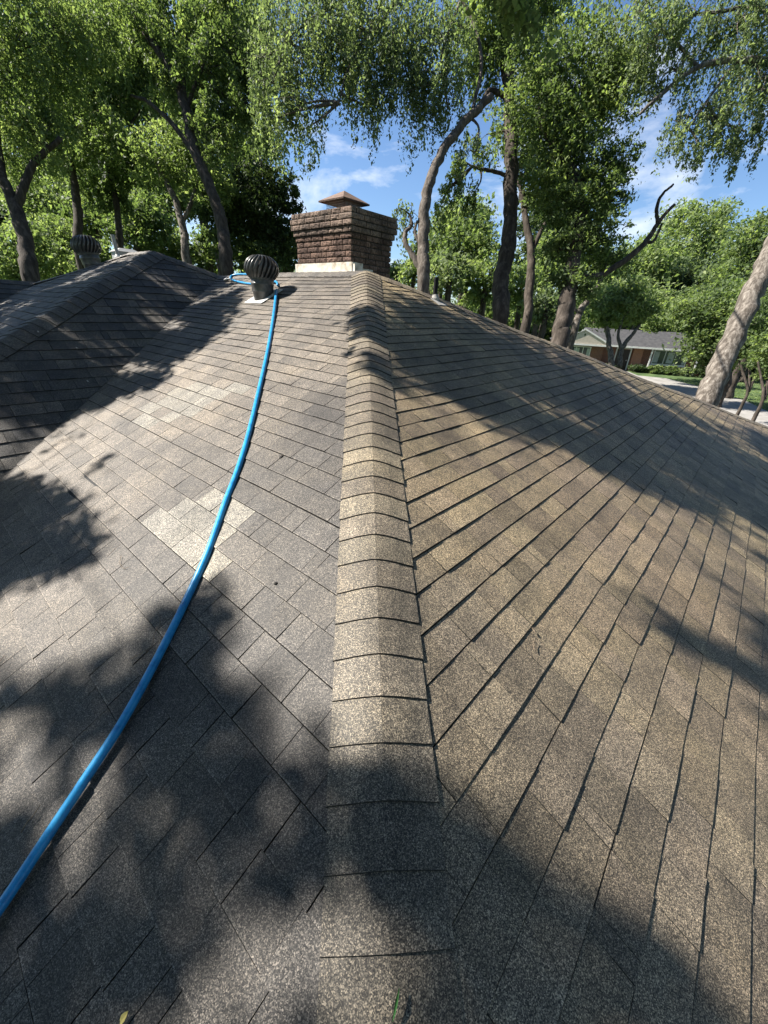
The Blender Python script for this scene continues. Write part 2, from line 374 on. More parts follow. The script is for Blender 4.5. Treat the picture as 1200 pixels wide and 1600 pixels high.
# walls below the eaves
M_BRICKW = None
def brickmat(name, c1, c2, mortar, sx=.2, sy=.065, rough=.9, mix=.4):
    m, nt, b = newmat(name, rough=rough, spec=.2)
    tc = N(nt, 'ShaderNodeTexCoord'); ge = N(nt, 'ShaderNodeSeparateXYZ'); nt.links.new(tc.outputs['Object'], ge.inputs[0])
    ad = N(nt, 'ShaderNodeMath', operation='ADD'); nt.links.new(ge.outputs[0], ad.inputs[0]); nt.links.new(ge.outputs[1], ad.inputs[1])
    co = N(nt, 'ShaderNodeCombineXYZ'); nt.links.new(ad.outputs[0], co.inputs[0]); nt.links.new(ge.outputs[2], co.inputs[1])
    br = N(nt, 'ShaderNodeTexBrick', inp={'Scale': 1., 'Brick Width': sx, 'Row Height': sy+.01, 'Mortar Size': .007, 'Color1': (*c1, 1), 'Color2': (*c2, 1), 'Mortar': (*mortar, 1)})
    nt.links.new(co.outputs[0], br.inputs[0]); nt.links.new(br.outputs[0], b.inputs['Base Color'])
    return m
M_BRICKW = brickmat('red_brick', (.24, .085, .05), (.16, .06, .04), (.25, .22, .19))
M_WHITE = noisemat('white_paint', [(.3, (.62, .61, .58)), (.7, (.78, .77, .74))], 3, 4, .6, .05)
foot = [HB+uL*.9+uR*.5*0+uL*0, ]
def wallprism(pts, z0, z1, name, mat, parent):
    b = MB(); k = len(pts)
    b.add([(p[0], p[1], z0) for p in pts]+[(p[0], p[1], z1) for p in pts], [(i, (i+1) % k, (i+1) % k+k, i+k) for i in range(k)]); return b.build(name, mat, parent)
eL = [HB, V1+vdir*6.6, X3+xv*5.5, X3-uR*6, X3+uL*2, WA+uR*4, V1+uR*8, H2B]
cen = sum(np.array([p[0], p[1], 0]) for p in eL)/len(eL)
wallprism([cen+(np.array([p[0], p[1], 0])-cen)*.88 for p in eL], 0, 2.2, 'wall', M_BRICKW, house)
# gutters along the two near eaves
for a, b in ((HB, V1+vdir*6.6), (HB, H2B)):
    g = MB(); d = unit(b-a); L = np.linalg.norm(b-a); out = unit(np.cross(d, Zv)); out = out if out@(a-cen-Zv*a[2]) > 0 else -out
    g.box(a+out*.01-Zv*.16, d*L, out*.11, Zv*.02); g.box(a+out*.12-Zv*.16, d*L, out*.012, Zv*.12); g.box(a-out*.005-Zv*.17, d*L, out*.012, Zv*.15)
    g.build('gutter', M_WHITE, house)
# ------------------------------------------------------------------ chimney
M_CBRICK, nt_, b_ = newmat('rough_brown_brick', rough=.95, spec=.15)
_a = N(nt_, 'ShaderNodeAttribute', attribute_name='tab'); _tc = N(nt_, 'ShaderNodeTexCoord')
_n = N(nt_, 'ShaderNodeTexNoise', inp={'Scale': 40., 'Detail': 6., 'Roughness': .7}); nt_.links.new(_tc.outputs['Object'], _n.inputs[0])
_r = ramp(nt_, [(.3, (.35, .35, .36)), (.5, (.95, .93, .9)), (.7, (1.7, 1.65, 1.6))]); nt_.links.new(_n.outputs[0], _r.inputs[0])
_n2 = N(nt_, 'ShaderNodeTexNoise', inp={'Scale': 4., 'Detail': 5.}); nt_.links.new(_tc.outputs['Object'], _n2.inputs[0])
_r2 = ramp(nt_, [(.35, (.5, .5, .52)), (.6, (1.1, 1.1, 1.1))]); nt_.links.new(_n2.outputs[0], _r2.inputs[0])
nt_.links.new(mul(nt_, mul(nt_, _a.outputs[0], _r.outputs[0]), _r2.outputs[0]), b_.inputs['Base Color'])
_bp = N(nt_, 'ShaderNodeBump', inp={'Strength': .8, 'Distance': .008}); nt_.links.new(_n.outputs[0], _bp.inputs['Height']); nt_.links.new(_bp.outputs[0], b_.inputs['Normal'])
chim = empty('chimney', (0, 0, 0)); chim.parent = house
CC = A+uR*.15+uL*.40                                        # near corner of the stack at ridge level
CW, CDp = 1.02, .72
chim.location = tuple(np.array(CC)-np.array(house.location))
base_z = -.35; rows = [0]*11
bh = .0605; nrow = 15; top_z = .655; z0 = top_z-nrow*bh
offs = [0]*10+[.010, .030, .050, .053, .042]
mb = MB(); rr = random.Random(3)
def rough_brick(mb, o, du, n, w_, h_, col):
    """rock-faced brick front: o lower corner on the face plane, du along, n outward"""
    nx, ny = max(3, int(w_/.022)), 4; vs = []
    for j in range(ny+1):
        for i in range(nx+1):
            edge = i in (0, nx) or j in (0, ny)
            vs.append(o+du*(w_*i/nx)+Zv*(h_*j/ny)+n*((0 if edge else (.001+rr.random()*.007))))
    fs = [(j*(nx+1)+i, j*(nx+1)+i+1, (j+1)*(nx+1)+i+1, (j+1)*(nx+1)+i) for j in range(ny) for i in range(nx)]
    b0 = len(vs); k = [0, nx, (ny+1)*(nx+1)-1, ny*(nx+1)]
    vs += [vs[q]-n*.05 for q in k]
    fs += [(k[0], b0, b0+1, k[1]), (k[1], b0+1, b0+2, k[2]), (k[2], b0+2, b0+3, k[3]), (k[3], b0+3, b0, k[0])]
    mb.add(vs, fs, col)
for i in range(nrow):
    zb = z0+i*bh; e = offs[i]
    corners = [CC-uR*e-uL*e, CC-uR*e+uL*(CW+e), CC+uR*(CDp+e)+uL*(CW+e), CC+uR*(CDp+e)-uL*e]
    for k, n in enumerate((-uR, uL, uR, -uL)):
        a, b = corners[k], corners[(k+1) % 4]; L = np.linalg.norm(b-a); d = (b-a)/L
        x = -(.1 if i % 2 else 0)*1.0
        while x < L-.001:
            wv = rr.choice([.19, .2, .21, .1, .15]); x0, x1 = max(0, x), min(L, x+wv-.011)
            if x1-x0 > .025:
                c = lerpc((.185, .122, .095), (.115, .078, .065), rr.random()); c = sc(c, rr.uniform(.7, 1.25))
                if i > 10: c = lerpc(c, (.20, .165, .14), .5)
                rough_brick(mb, a+d*x0+Zv*(zb+.005), d, n, x1-x0, bh-.011, c)
            x += wv
o = mb.build('brickwork', M_CBRICK, chim, colattr=True)
core = MB()
for i in range(nrow):
    e = offs[i]-.012; core.box(CC-uR*e-uL*e+Zv*(z0+i*bh), uR*(CDp+2*e), uL*(CW+2*e), Zv*(bh if i < nrow-1 else bh-.003))
core.build('mortar_core', noisemat('mortar', [(.3, (.025, .022, .02)), (.7, (.06, .052, .045))], 20), chim)
M_FLASH = noisemat('weathered_flashing', [(.3, (.28, .22, .15)), (.45, (.52, .46, .38)), (.62, (.70, .66, .58))], 9, 6, .6, .1)
fl = MB(); e = .012
for k, (a, d, L, n) in enumerate(((CC, uL, CW, -uR), (CC+uR*CDp, uL, CW, uR), (CC, uR, CDp, -uL), (CC+uL*CW, uR, CDp, uL))):
    q = a-d*.04+n*.022-Zv*.12; topz = .23 if k == 0 else .12
    if k < 2: fl.box(q, d*(L+.06), n*.006, Zv*topz)
    else:
        # stepped flashing on the sloping sides
        for j in range(4):
            q2 = a+d*(L*j/4)+n*.0225; fl.box(q2-Zv*(.25+.2925*L*j/4), d*(L/4-.004), n*.006, Zv*.36)
fl.box(CC-uL*.085-uR*.02-Zv*.05, uL*.055, uR*.006, Zv*.14)
fl.build('flashing', M_FLASH, chim)
M_RUST = noisemat('rusty_sheet_metal', [(.3, (.07, .042, .03)), (.5, (.13, .08, .058)), (.7, (.19, .13, .1))], 14, 6, .7, .15, spec=.4)
cc = CC+uL*.46+uR*.32+Zv*top_z
hood = MB(); hs = .225
cn = [cc-uL*hs-uR*hs+Zv*.13, cc+uL*hs-uR*hs+Zv*.13, cc+uL*hs+uR*hs+Zv*.13, cc-uL*hs+uR*hs+Zv*.13]
hood.add(cn+[cc+Zv*.25], [(0, 1, 4), (1, 2, 4), (2, 3, 4), (3, 0, 4)]); hood.add([p-Zv*.004 for p in cn]+[cc+Zv*.243], [(1, 0, 4), (2, 1, 4), (3, 2, 4), (0, 3, 4)])
for i in range(4): hood.add([cn[i], cn[(i+1) % 4], cn[(i+1) % 4]-Zv*.016, cn[i]-Zv*.016], [(0, 3, 2, 1), (0, 1, 2, 3)])
hood.build('chimney_hood', M_RUST, chim)
ms = MB(); hq = .155
for sgn, (d, n) in enumerate(((uL, uR), (uL, -uR), (uR, uL), (uR, -uL))):
    for i in range(15):
        p = cc+n*hq+d*(-hq+2*hq*i/14); ms.tube([p, p+Zv*.14], .0016, 4)
    for j in range(5): p = cc+n*hq+Zv*(.01+j*.025); ms.tube([p-d*hq, p+d*hq], .0016, 4)
M_STEEL, _, _ = newmat('galvanised_wire', (.35, .34, .33), .45, .5, .8)
ms.build('spark_screen', M_STEEL, chim)
bp_ = MB(); bp_.box(cc-uL*.26-uR*.26+Zv*-.001, uL*.52, uR*.52, Zv*.012); bp_.build('cap_base', M_RUST, chim)
# ------------------------------------------------------------------ turbine vents, pipes
M_TURB = noisemat('dark_painted_metal', [(.35, (.045, .044, .042)), (.6, (.085, .082, .078)), (.75, (.14, .13, .125))], 18, 5, .33, .08, spec=.5)
M_TURBL = noisemat('sun_faded_metal', [(.35, (.16, .15, .14)), (.65, (.24, .23, .22))], 9, 4, .45, .05, spec=.5)
M_PLATE = noisemat('white_flashing', [(.3, (.4, .39, .37)), (.7, (.6, .59, .57))], 9, 4, .5, .05)
def turbine(base, n, s, tilt, faceplate=True):
    t = empty('turbine_vent', (0, 0, 0)); t.parent = house; t.location = tuple(base-np.array(house.location))
    ax = unit(Zv+tilt)
    # roof plate
    u = unit(np.cross(n, Zv)); v = np.cross(n, u); pl = MB(); pl.cbox(base+n*.008, u, v, n, .36*s, .36*s, .006); pl.build('base_plate', M_PLATE, t)
    nk = MB()
    def lathe(mb, o, ax, prof, seg=36, a0=0):
        e1 = unit(np.cross(ax, [0, 1, .1])); e2 = np.cross(ax, e1); vs = []
        for r_, z_ in prof:
            for k in range(seg):
                th = k*2*math.pi/seg; vs.append(o+ax*z_+e1*r_*math.cos(th)+e2*r_*math.sin(th))
        mb.add(vs, [(i*seg+k, i*seg+(k+1) % seg, (i+1)*seg+(k+1) % seg, (i+1)*seg+k) for i in range(len(prof)-1) for k in range(seg)])
    lathe(nk, base, unit(Zv+n*.35), [(.118*s, -.06*s), (.114*s, .07*s), (.122*s, .075*s)]); 
    lathe(nk, base+unit(Zv+n*.35)*.05*s, ax, [(.125*s, 0), (.13*s, .075*s), (.137*s, .085*s), (.132*s, .09*s), (.128*s, .13*s)])
    nk.build('neck', M_TURB, t, smooth=True)
    c0 = base+unit(Zv+n*.35)*.05*s+ax*.13*s; H = .245*s; Rm = .192*s
    e1 = unit(np.cross(ax, [0, 1, .1])); e2 = np.cross(ax, e1)
    def S(th, k, dr=0):
        z = H*k; r = Rm*math.sqrt(max(.02, 1-((k-.47)/.60)**2))*(.98)+dr
        r = max(r, .02)
        return c0+ax*z+e1*r*math.cos(th)+e2*r*math.sin(th)
    fn = MB(); NF = 22
    for i in range(NF):
        th0 = i*2*math.pi/NF; vs = []; m = 12
        for j in range(m+1):
            k = j/m; tw = .5*(k-.5)
            r0, r1, r2 = S(th0+tw, k, .010*s), S(th0+tw+.09, k, .013*s), S(th0+tw+.18, k, -.016*s)
            vs += [r0, r1, r2]
        fs = [(3*j+q, 3*j+q+1, 3*j+q+4, 3*j+q+3) for j in range(m) for q in (0, 1)]
        fn.add(vs, fs)
    fn.build('fins', M_TURB, t, smooth=True)
    cp = MB(); lathe(cp, c0, ax, [(.001, H*1.035), (.05*s, H*1.03), (.085*s, H*.995), (.088*s, H*.98)]); cp.build('top_cap', M_TURB, t, smooth=True); cp = MB(); lathe(cp, c0, ax, [(.138*s, -.004*s), (.142*s, .012*s), (.136*s, .02*s)])
    for i in range(NF): p = S(i*2*math.pi/NF, .06, .01*s); cp.cbox(p, e1, e2, ax, .006*s, .006*s, .006*s)
    cp.build('rim', M_TURB, t, smooth=False)
    iv = MB(); lathe(iv, c0, ax, [(.09*s, 0), (.12*s, H*.3), (.12*s, H*.6), (.07*s, H*.9)], 20); iv.build('inner_cage', M_TAR, t)
    return t
TB1 = onplane(412, 464, A, nL)
tv = turbine(TB1, nL, 1.0, np.array([.02, .03, 0])); tv['label'] = 'dark spinning turbine vent left of the brick chimney with white base plate'
TB2 = at(146, 420, 6.75)
tv2 = turbine(TB2, unit(nX*.7+Zv*.3), 1.08, np.array([-.12, .02, 0])); tv2['label'] = 'dark turbine vent tilted left on the far wing ridge'
M_BLACKP, _, _ = newmat('black_plastic', (.010, .010, .011), .75, .2)
def vpipe(base, n, h, r, mat, name='vent_pipe', collar=M_PLATE, label=None, lean=(0, 0, 0)):
    t = empty(name, (0, 0, 0)); t.parent = house; t.location = tuple(base-np.array(house.location))
    b = MB(); d = unit(Zv+np.array(lean)); b.tube([base-d*.05, base+d*h], r, 16, cap=False); b.tube([base+d*(h-.0), base+d*(h-.02)], r*.82, 16); b.tube([base+d*(h-.03), base+d*(h+.001)], r*1.04, 16, cap=False)
    b.build('pipe', mat, t)
    c = MB(); c.tube([base-n*.01, base+n*.02, base+d*.05], [r*2.2, r*1.7, r*1.1], 16); u = unit(np.cross(n, Zv)); v = np.cross(n, u); c.cbox(base+n*.01+v*.03, u, v, n, .18, .24, .005)
    c.build('boot', collar, t)
    if label: t['label'] = label
PB = onplane(679, 468, A, nR)
vpipe(PB, nR, .23, .028, M_BLACKP, label='short black vent pipe near the top right hip', collar=noisemat('lead_boot', [(.3, (.2, .19, .18)), (.7, (.36, .35, .33))], 9))
M_GALV = noisemat('galvanised', [(.3, (.2, .2, .195)), (.7, (.34, .34, .33))], 9, 4, .5, .05, spec=.5)
PB2 = at(185, 403, 7.5)
vpipe(PB2, unit(nX), .36, .03, M_GALV, label='thin pale vent pipe on the far wing ridge', lean=(-.06, 0, 0))
bv = empty('box_vent', (0, 0, 0)); bv.parent = house; q0 = at(197, 402, 8.1); bv.location = tuple(q0-np.array(house.location))
b = MB(); w2 = .19
b.box(q0-uR*w2-uL*w2-Zv*.12, uR*2*w2, uL*2*w2, Zv*.2); 
tp = [q0-uR*.22-uL*.22+Zv*.08, q0+uR*.22-uL*.22+Zv*.08, q0+uR*.22+uL*.22+Zv*.08, q0-uR*.22+uL*.22+Zv*.08]; ti = [q0+(p-q0-Zv*.08)*.55+Zv*.14 for p in tp]
b.add(tp+ti, [(0, 1, 5, 4), (1, 2, 6, 5), (2, 3, 7, 6), (3, 0, 4, 7), (4, 5, 6, 7), (3, 2, 1, 0)])
b.build('vent_hood', M_GALV, bv)
# ------------------------------------------------------------------ hose
M_HOSE, nth, bh_ = newmat('blue_rubber', (.012, .20, .50), .3, .5)
_tc = N(nth, 'ShaderNodeTexCoord'); _n = N(nth, 'ShaderNodeTexNoise', inp={'Scale': 22., 'Detail': 9., 'Roughness': .75}); nth.links.new(_tc.outputs['Object'], _n.inputs[0])
_r = ramp(nth, [(.30, (.006, .05, .12)), (.36, (.012, .15, .36)), (.5, (.016, .235, .50)), (.7, (.05, .31, .56))]); nth.links.new(_n.outputs[0], _r.inputs[0]); nth.links.new(_r.outputs[0], bh_.inputs['Base Color'])
HR = .0168
def hp(x, y, l=0): return onplane(x, y, A+nL*(HR+.0045+l), nL)
hpts = [hp(x, y) for x, y in [(432, 453), (428, 490), (420, 540), (407, 600), (388, 680), (371, 735), (352, 785), (325, 862), (290, 940), (245, 1030), (190, 1130), (125, 1230), (62, 1325), (0, 1418), (-90, 1540)]]
hpts.append(hpts[-1]+(hpts[-1]-hpts[-2])*2.5)
sp_ = spline(hpts, 14)
hose = empty('hose', tuple(sp_[0]), 'long blue hose snaking down the grey slope past the turbine vent', 'hose')
b = MB(); b.tube(sp_, HR, 16, col=None); b.build('tube', M_HOSE, hose, smooth=True)
tail = [hpts[0]]+[hp(x, y) for x, y in [(437, 440), (425, 430), (405, 436), (390, 443), (368, 439), (361, 433), (368, 429), (385, 428.5), (392, 427.5)]]
b = MB(); b.tube(spline([hp(434, 446)]+[hp(x, y) for x, y in [(430, 440), (410, 443), (392, 443.5), (372, 440), (361, 436), (362, 431), (374, 428.5), (392, 429)]], 8), HR*.8, 12); b.build('coiled_tail', M_HOSE, hose, smooth=True)
b = MB(); p1, p2 = hp(361, 435), hp(350, 438); b.tube([p1, p2], .012, 10); b.tube([p1+(p2-p1)*.5, p1+(p2-p1)*.8], .02, 10); b.build('coupling', M_STEEL, hose)
# ------------------------------------------------------------------ twigs and fallen leaves
M_TWIG = noisemat('dry_twig', [(.3, (.07, .05, .035)), (.7, (.22, .17, .12))], 30)
def twig(pts, r, label, pl=nL, group=None):
    P = [onplane(x, y, A, pl)+pl*.013 for x, y in pts]; o = spline(P, 4)
    b = MB(); b.tube(o, np.linspace(r, r*.5, len(o)), 6); ob = b.build('twig', M_TWIG); tag(ob, label, 'twig', group)
twig([(38, 1302), (48, 1285), (55, 1278), (68, 1258)], .0028, 'short pale twig lying left of the blue hose near the lower left corner')
twig([(205, 1032), (225, 1022), (240, 1010), (245, 990), (253, 975), (250, 962)], .0018, 'curly dry twig touching the left side of the blue hose')
twig([(192, 870), (190, 882), (196, 890), (204, 888)], .0016, 'small curled twig in the sun on the grey slope below the pale shingles')
twig([(170, 872), (182, 860), (192, 852)], .0014, 'thin straight twig above the small curled twig on the grey slope')
twig([(0, 1040), (6, 1032), (12, 1025)], .002, 'tiny twig at the left edge of the grey slope')
twig([(832, 1018), (830, 1008), (833, 1001)], .002, 'tiny curved twig on the olive slope right of the hip', nR)
twig([(833, 990), (828, 982)], .0035, 'small pale stick on the olive slope right of the hip', nR)
M_PALE, _, _ = newmat('dry_pale_leaf', (.5, .45, .38), .7, .3); M_YL, _, _ = newmat('yellow_leaf', (.55, .45, .14), .6, .3); M_GL, _, _ = newmat('green_blade', (.05, .16, .04), .6, .3); M_DL, _, _ = newmat('dark_leaf', (.015, .012, .01), .7, .3)
def fleaf(x, y, L, W, ang, mat, label, pl=nL, Aoff=.013, name='fallen_leaf'):
    c = onplane(x, y, A, pl)+pl*Aoff; u = unit(np.cross(pl, [0, 1, 0])); v = np.cross(pl, u); d = u*math.cos(ang)+v*math.sin(ang); s_ = np.cross(pl, d)
    vs = []; fs = []
    prof = [(-.5, 0), (-.3, .6), (0, 1), (.3, .7), (.5, 0)]
    for t, k in prof: vs += [c+d*L*t-s_*W/2*k+pl*.004*k, c+d*L*t+pl*(.001+.003*t), c+d*L*t+s_*W/2*k+pl*.006*k]
    for i in range(4): fs += [(3*i, 3*i+1, 3*i+4, 3*i+3), (3*i+1, 3*i+2, 3*i+5, 3*i+4)]
    b = MB(); b.add(vs, fs); b.add([q-pl*.001 for q in vs], [f[::-1] for f in fs]); o = b.build(name, mat); tag(o, label, 'leaf')
fleaf(200, 1588, .024, .017, 1.0, M_YL, 'small yellow leaf at the bottom edge of the grey slope')
fleaf(617, 1565, .05, .006, 1.3, M_GL, 'thin green blade of grass lying on the hip caps at the bottom', pl=unit(nL+nR), Aoff=.03, name='grass_blade')
fleaf(441, 716, .04, .02, .9, M_DL, 'dark curled leaf between the blue hose and the hip caps')
fleaf(433, 914, .02, .012, .2, M_DL, 'tiny dark leaf bit below the sunlit shingles near the hip')
for x, y, pl, O, wh in ((120, 545, nW, V1, 'middle one, above the other low speck'), (174, 556, nW, V1, 'nearest the valley'), (137, 597, nW, V1, 'lowest one'), (60, 520, nW, V1, 'nearest the wing hip')):
    c = onplane(x, y, O, pl); u = unit(np.cross(pl, [0, 1, 0])); v = np.cross(pl, u); b = MB(); b.add([c+pl*.012-u*.012, c+pl*.014-v*.007, c+pl*.017+u*.012, c+pl*.014+v*.007], [(0, 1, 2, 3), (3, 2, 1, 0)])
    tag(b.build('fallen_leaf', M_PALE), 'tiny pale dry leaf on the dark wing slope, '+wh, 'leaf', 'tiny pale leaves on the wing slope')
# ------------------------------------------------------------------ shade map: where the trees let the sun through on this roof
SH = np.zeros((170, 130), np.float32)
gy, gx = np.mgrid[0:170, 0:130]; PX = gx*10.-50; PY = gy*10.
def pmask(poly):
    c = np.zeros(PX.shape, bool); n = len(poly)
    for i in range(n):
        x1, y1 = poly[i]; x2, y2 = poly[(i+1) % n]
        if y1 == y2: continue
        cond = ((y1 > PY) != (y2 > PY)) & (PX < (x2-x1)*(PY-y1)/(y2-y1)+x1); c ^= cond
    return c
def shade(d, poly): SH[pmask(poly)] = d
shade(1., [(598, 478), (650, 470), (720, 488), (800, 520), (850, 548), (940, 590), (1050, 640), (1130, 660), (1300, 720), (1300, 900), (1200, 850), (1130, 808), (1080, 790), (1000, 770), (950, 735), (880, 712), (800, 672), (740, 640), (680, 600), (640, 578), (603, 560)])
shade(.45, [(650, 462), (750, 490), (860, 540), (1000, 600), (1200, 690), (1200, 720), (1050, 650), (900, 585), (780, 530), (690, 495)])
shade(.5, [(780, 600), (860, 620), (940, 640), (960, 670), (900, 672), (830, 650)])
shade(.8, [(552, 482), (604, 470), (604, 522), (556, 515)]); shade(.6, [(552, 550), (604, 548), (604, 575), (556, 572)])
shade(.8, [(1180, 860), (1300, 870), (1300, 1160), (1195, 1160), (1185, 1000)])
shade(.7, [(1010, 958), (1060, 975), (1120, 1010), (1200, 1045), (1200, 1075), (1130, 1040), (1050, 1000)])
shade(.9, [(-60, 440), (240, 395), (350, 432), (372, 450), (360, 490), (300, 540), (250, 590), (160, 622), (120, 640), (-60, 650)])
shade(.95, [(-60, 440), (60, 440), (140, 415), (240, 393), (0, 532), (-60, 570)])
shade(.25, [(-60, 650), (120, 640), (60, 700), (-60, 760)])
shade(.3, [(250, 480), (300, 500), (250, 520), (190, 500)]); shade(.3, [(60, 480), (150, 500), (130, 520), (40, 510)])
shade(.85, [(-60, 730), (30, 740), (90, 770), (140, 800), (150, 850), (110, 880), (60, 890), (-60, 930)])
shade(.35, [(60, 700), (120, 670), (160, 720), (110, 760)])
shade(.85, [(-60, 1080), (60, 1060), (130, 1030), (190, 990), (240, 950), (300, 930), (350, 905), (350, 940), (330, 1010), (300, 1040), (330, 1060), (380, 1075), (400, 1100), (350, 1150), (420, 1190), (500, 1225), (540, 1250), (690, 1235), (760, 1290), (820, 1350), (900, 1400), (960, 1460), (1050, 1560), (1120, 1700), (-60, 1700)])
shade(.5, [(520, 1215), (690, 1235), (720, 1440), (760, 1700), (500, 1700), (505, 1450)])
shade(.9, [(560, 1225), (640, 1240), (660, 1330), (600, 1350), (540, 1300)]); shade(.95, [(560, 1460), (700, 1450), (720, 1600), (600, 1600)]); shade(.9, [(590, 1380), (640, 1380), (640, 1450), (600, 1450)])
for q in ([(90, 1180), (190, 1150), (215, 1205), (150, 1235)], [(-20, 1150), (40, 1120), (70, 1210), (0, 1240)], [(280, 1190), (335, 1140), (360, 1195), (310, 1225)], [(80, 1375), (170, 1320), (200, 1400), (130, 1450)], [(230, 1350), (330, 1280), (350, 1340), (260, 1450)], [(-20, 1480), (60, 1460), (60, 1570), (0, 1600)], [(130, 1530), (220, 1470), (230, 1590), (160, 1620)], [(360, 1290), (410, 1240), (430, 1300), (390, 1340)], [(400, 1440), (470, 1400), (490, 1480), (430, 1520)], [(180, 1245), (250, 1215), (260, 1260), (200, 1290)], [(820, 1480), (900, 1440), (940, 1540), (860, 1600)], [(740, 1380), (790, 1350), (810, 1420), (760, 1450)], [(400, 1090), (480, 1080), (500, 1180), (430, 1165)], [(515, 1350), (570, 1350), (575, 1440), (515, 1440)], [(500, 1490), (560, 1480), (560, 1590), (500, 1600)], [(640, 1345), (695, 1340), (710, 1430), (655, 1440)], [(330, 1430), (380, 1400), (390, 1490), (330, 1500)], [(60, 1280), (120, 1255), (130, 1310), (70, 1330)], [(270, 1500), (320, 1480), (330, 1570), (280, 1590)], [(430, 1270), (490, 1260), (490, 1340), (430, 1350)]):
    cx_, cy_ = sum(p[0] for p in q)/len(q), sum(p[1] for p in q)/len(q)
    shade(.45, [(cx_+(a-cx_)*1.35, cy_+(b-cy_)*1.35) for a, b in q])
LASTPX = [None, None]
def shade_at(P, blur=0.):
    """for points in the air: how wanted their shadow is (nan = falls outside what the picture shows)"""
    P = np.asarray(P, float); best = np.full(len(P), np.nan)
    bt = np.full(len(P), 1e9); Q = np.zeros_like(P)
    for O, n in ((A, nL), (A, nR), (V1, nW), (WA, nX)):   # each slope and its own bounds
        t = ((P-O)@n)/(SUN@n); H_ = P-np.outer(t, SUN)
        if n is nW: ok = ((H_-V1)@np.cross(vdir, nL)) * np.sign(np.cross(vdir, nL)@(WA-V1)) > 0; ok &= ((H_-WA)@unit(np.cross(hW, Zv)))*np.sign(unit(np.cross(hW, Zv))@(X3-WA)) < .02
        elif n is nX: ok = ((H_-WA)@unit(np.cross(hW, Zv)))*np.sign(unit(np.cross(hW, Zv))@(X3-WA)) > 0
        elif n is nR: ok = ((H_-A)@(-uL)*1. > ((H_-A)@uR)*.585-.1) & ((H_-A)@(-uL) > -(H_-A)@uR-.2)
        else: ok = ((H_-A)@(-uR) > -.1) & ((H_-A)@uL < 3.1) & ((H_-A)@(-uR) > -((H_-A)@uL)-.2)
        upd = (t < bt) & (t > 0) & ok; bt[upd] = t[upd]; Q[upd] = H_[upd]
    if blur: Q = Q+rng.normal(0, blur, Q.shape)*np.array([1, 1, 0])
    x, y, z = proj(Q); LASTPX[0], LASTPX[1] = x, y
    inside = (z > .1) & (x > -50) & (x < 1240) & (y > 395) & (y < 1690) & (Q[:, 2] > A[2]-DE*.5-.1) & (Q[:, 2] < A[2]+.4)
    ix = np.clip(((x+50)/10).astype(int), 0, 129); iy = np.clip((y/10).astype(int), 0, 169)
    best[inside] = SH[iy[inside], ix[inside]]
    return best
# ------------------------------------------------------------------ leaves and trees
def leaf_mesh(name, pos, size, mat, parent, droop=.3, filt=True, asp=.5):
    if filt and len(pos):
        s_ = shade_at(pos); keep = np.isnan(s_) | (rng.random(len(pos)) < s_*1.0+.003); pos = pos[keep]
    n = len(pos)
    if n == 0: pos = np.zeros((1, 3)); n = 1
    L = size*rng.choice([.55, .75, .9, 1.1, 1.35, 1.6], n)*rng.uniform(.85, 1.15, n)
    nrm = rng.normal(0, 1, (n, 3)); nrm[:, 2] = np.abs(nrm[:, 2])*1.1+.25; nrm /= np.linalg.norm(nrm, axis=1)[:, None]
    d = rng.normal(0, 1, (n, 3)); d[:, 2] -= droop*3; d -= nrm*(d*nrm).sum(1)[:, None]; d /= np.linalg.norm(d, axis=1)[:, None]+1e-9
    s_ = np.cross(nrm, d); W = L*asp
    v = np.empty((n, 4, 3))
    v[:, 0] = pos-d*L[:, None]*.5; v[:, 1] = pos+s_*(W*.5)[:, None]-d*(L*.05)[:, None]+nrm*(L*.05)[:, None]; v[:, 2] = pos+d*L[:, None]*.5-nrm*(L*.08)[:, None]; v[:, 3] = pos-s_*(W*.5)[:, None]-d*(L*.05)[:, None]+nrm*(L*.05)[:, None]
    me = bpy.data.meshes.new(name); me.vertices.add(n*4); me.vertices.foreach_set('co', v.astype(np.float32).ravel())
    me.loops.add(n*4); me.loops.foreach_set('vertex_index', np.arange(n*4, dtype=np.int32)); me.polygons.add(n); me.polygons.foreach_set('loop_start', np.arange(0, n*4, 4, dtype=np.int32))
    me.polygons.foreach_set('loop_total', np.full(n, 4, dtype=np.int32)) if False else None
    me.materials.append(mat); a = me.attributes.new('rnd', 'FLOAT', 'FACE')
    tone = .5+.28*np.sin(pos[:, 0]*1.7+pos[:, 2]*1.1)*np.sin(pos[:, 1]*1.3+pos[:, 2]*1.9)+rng.normal(0, .2, n)
    a.data.foreach_set('value', np.clip(tone, 0, 1).astype(np.float32)); me.update(calc_edges=True); me.validate()
    o = bpy.data.objects.new(name, me); C.objects.link(o)
    if parent is not None: attach(o, parent)
    return o
TOTAL = [0]
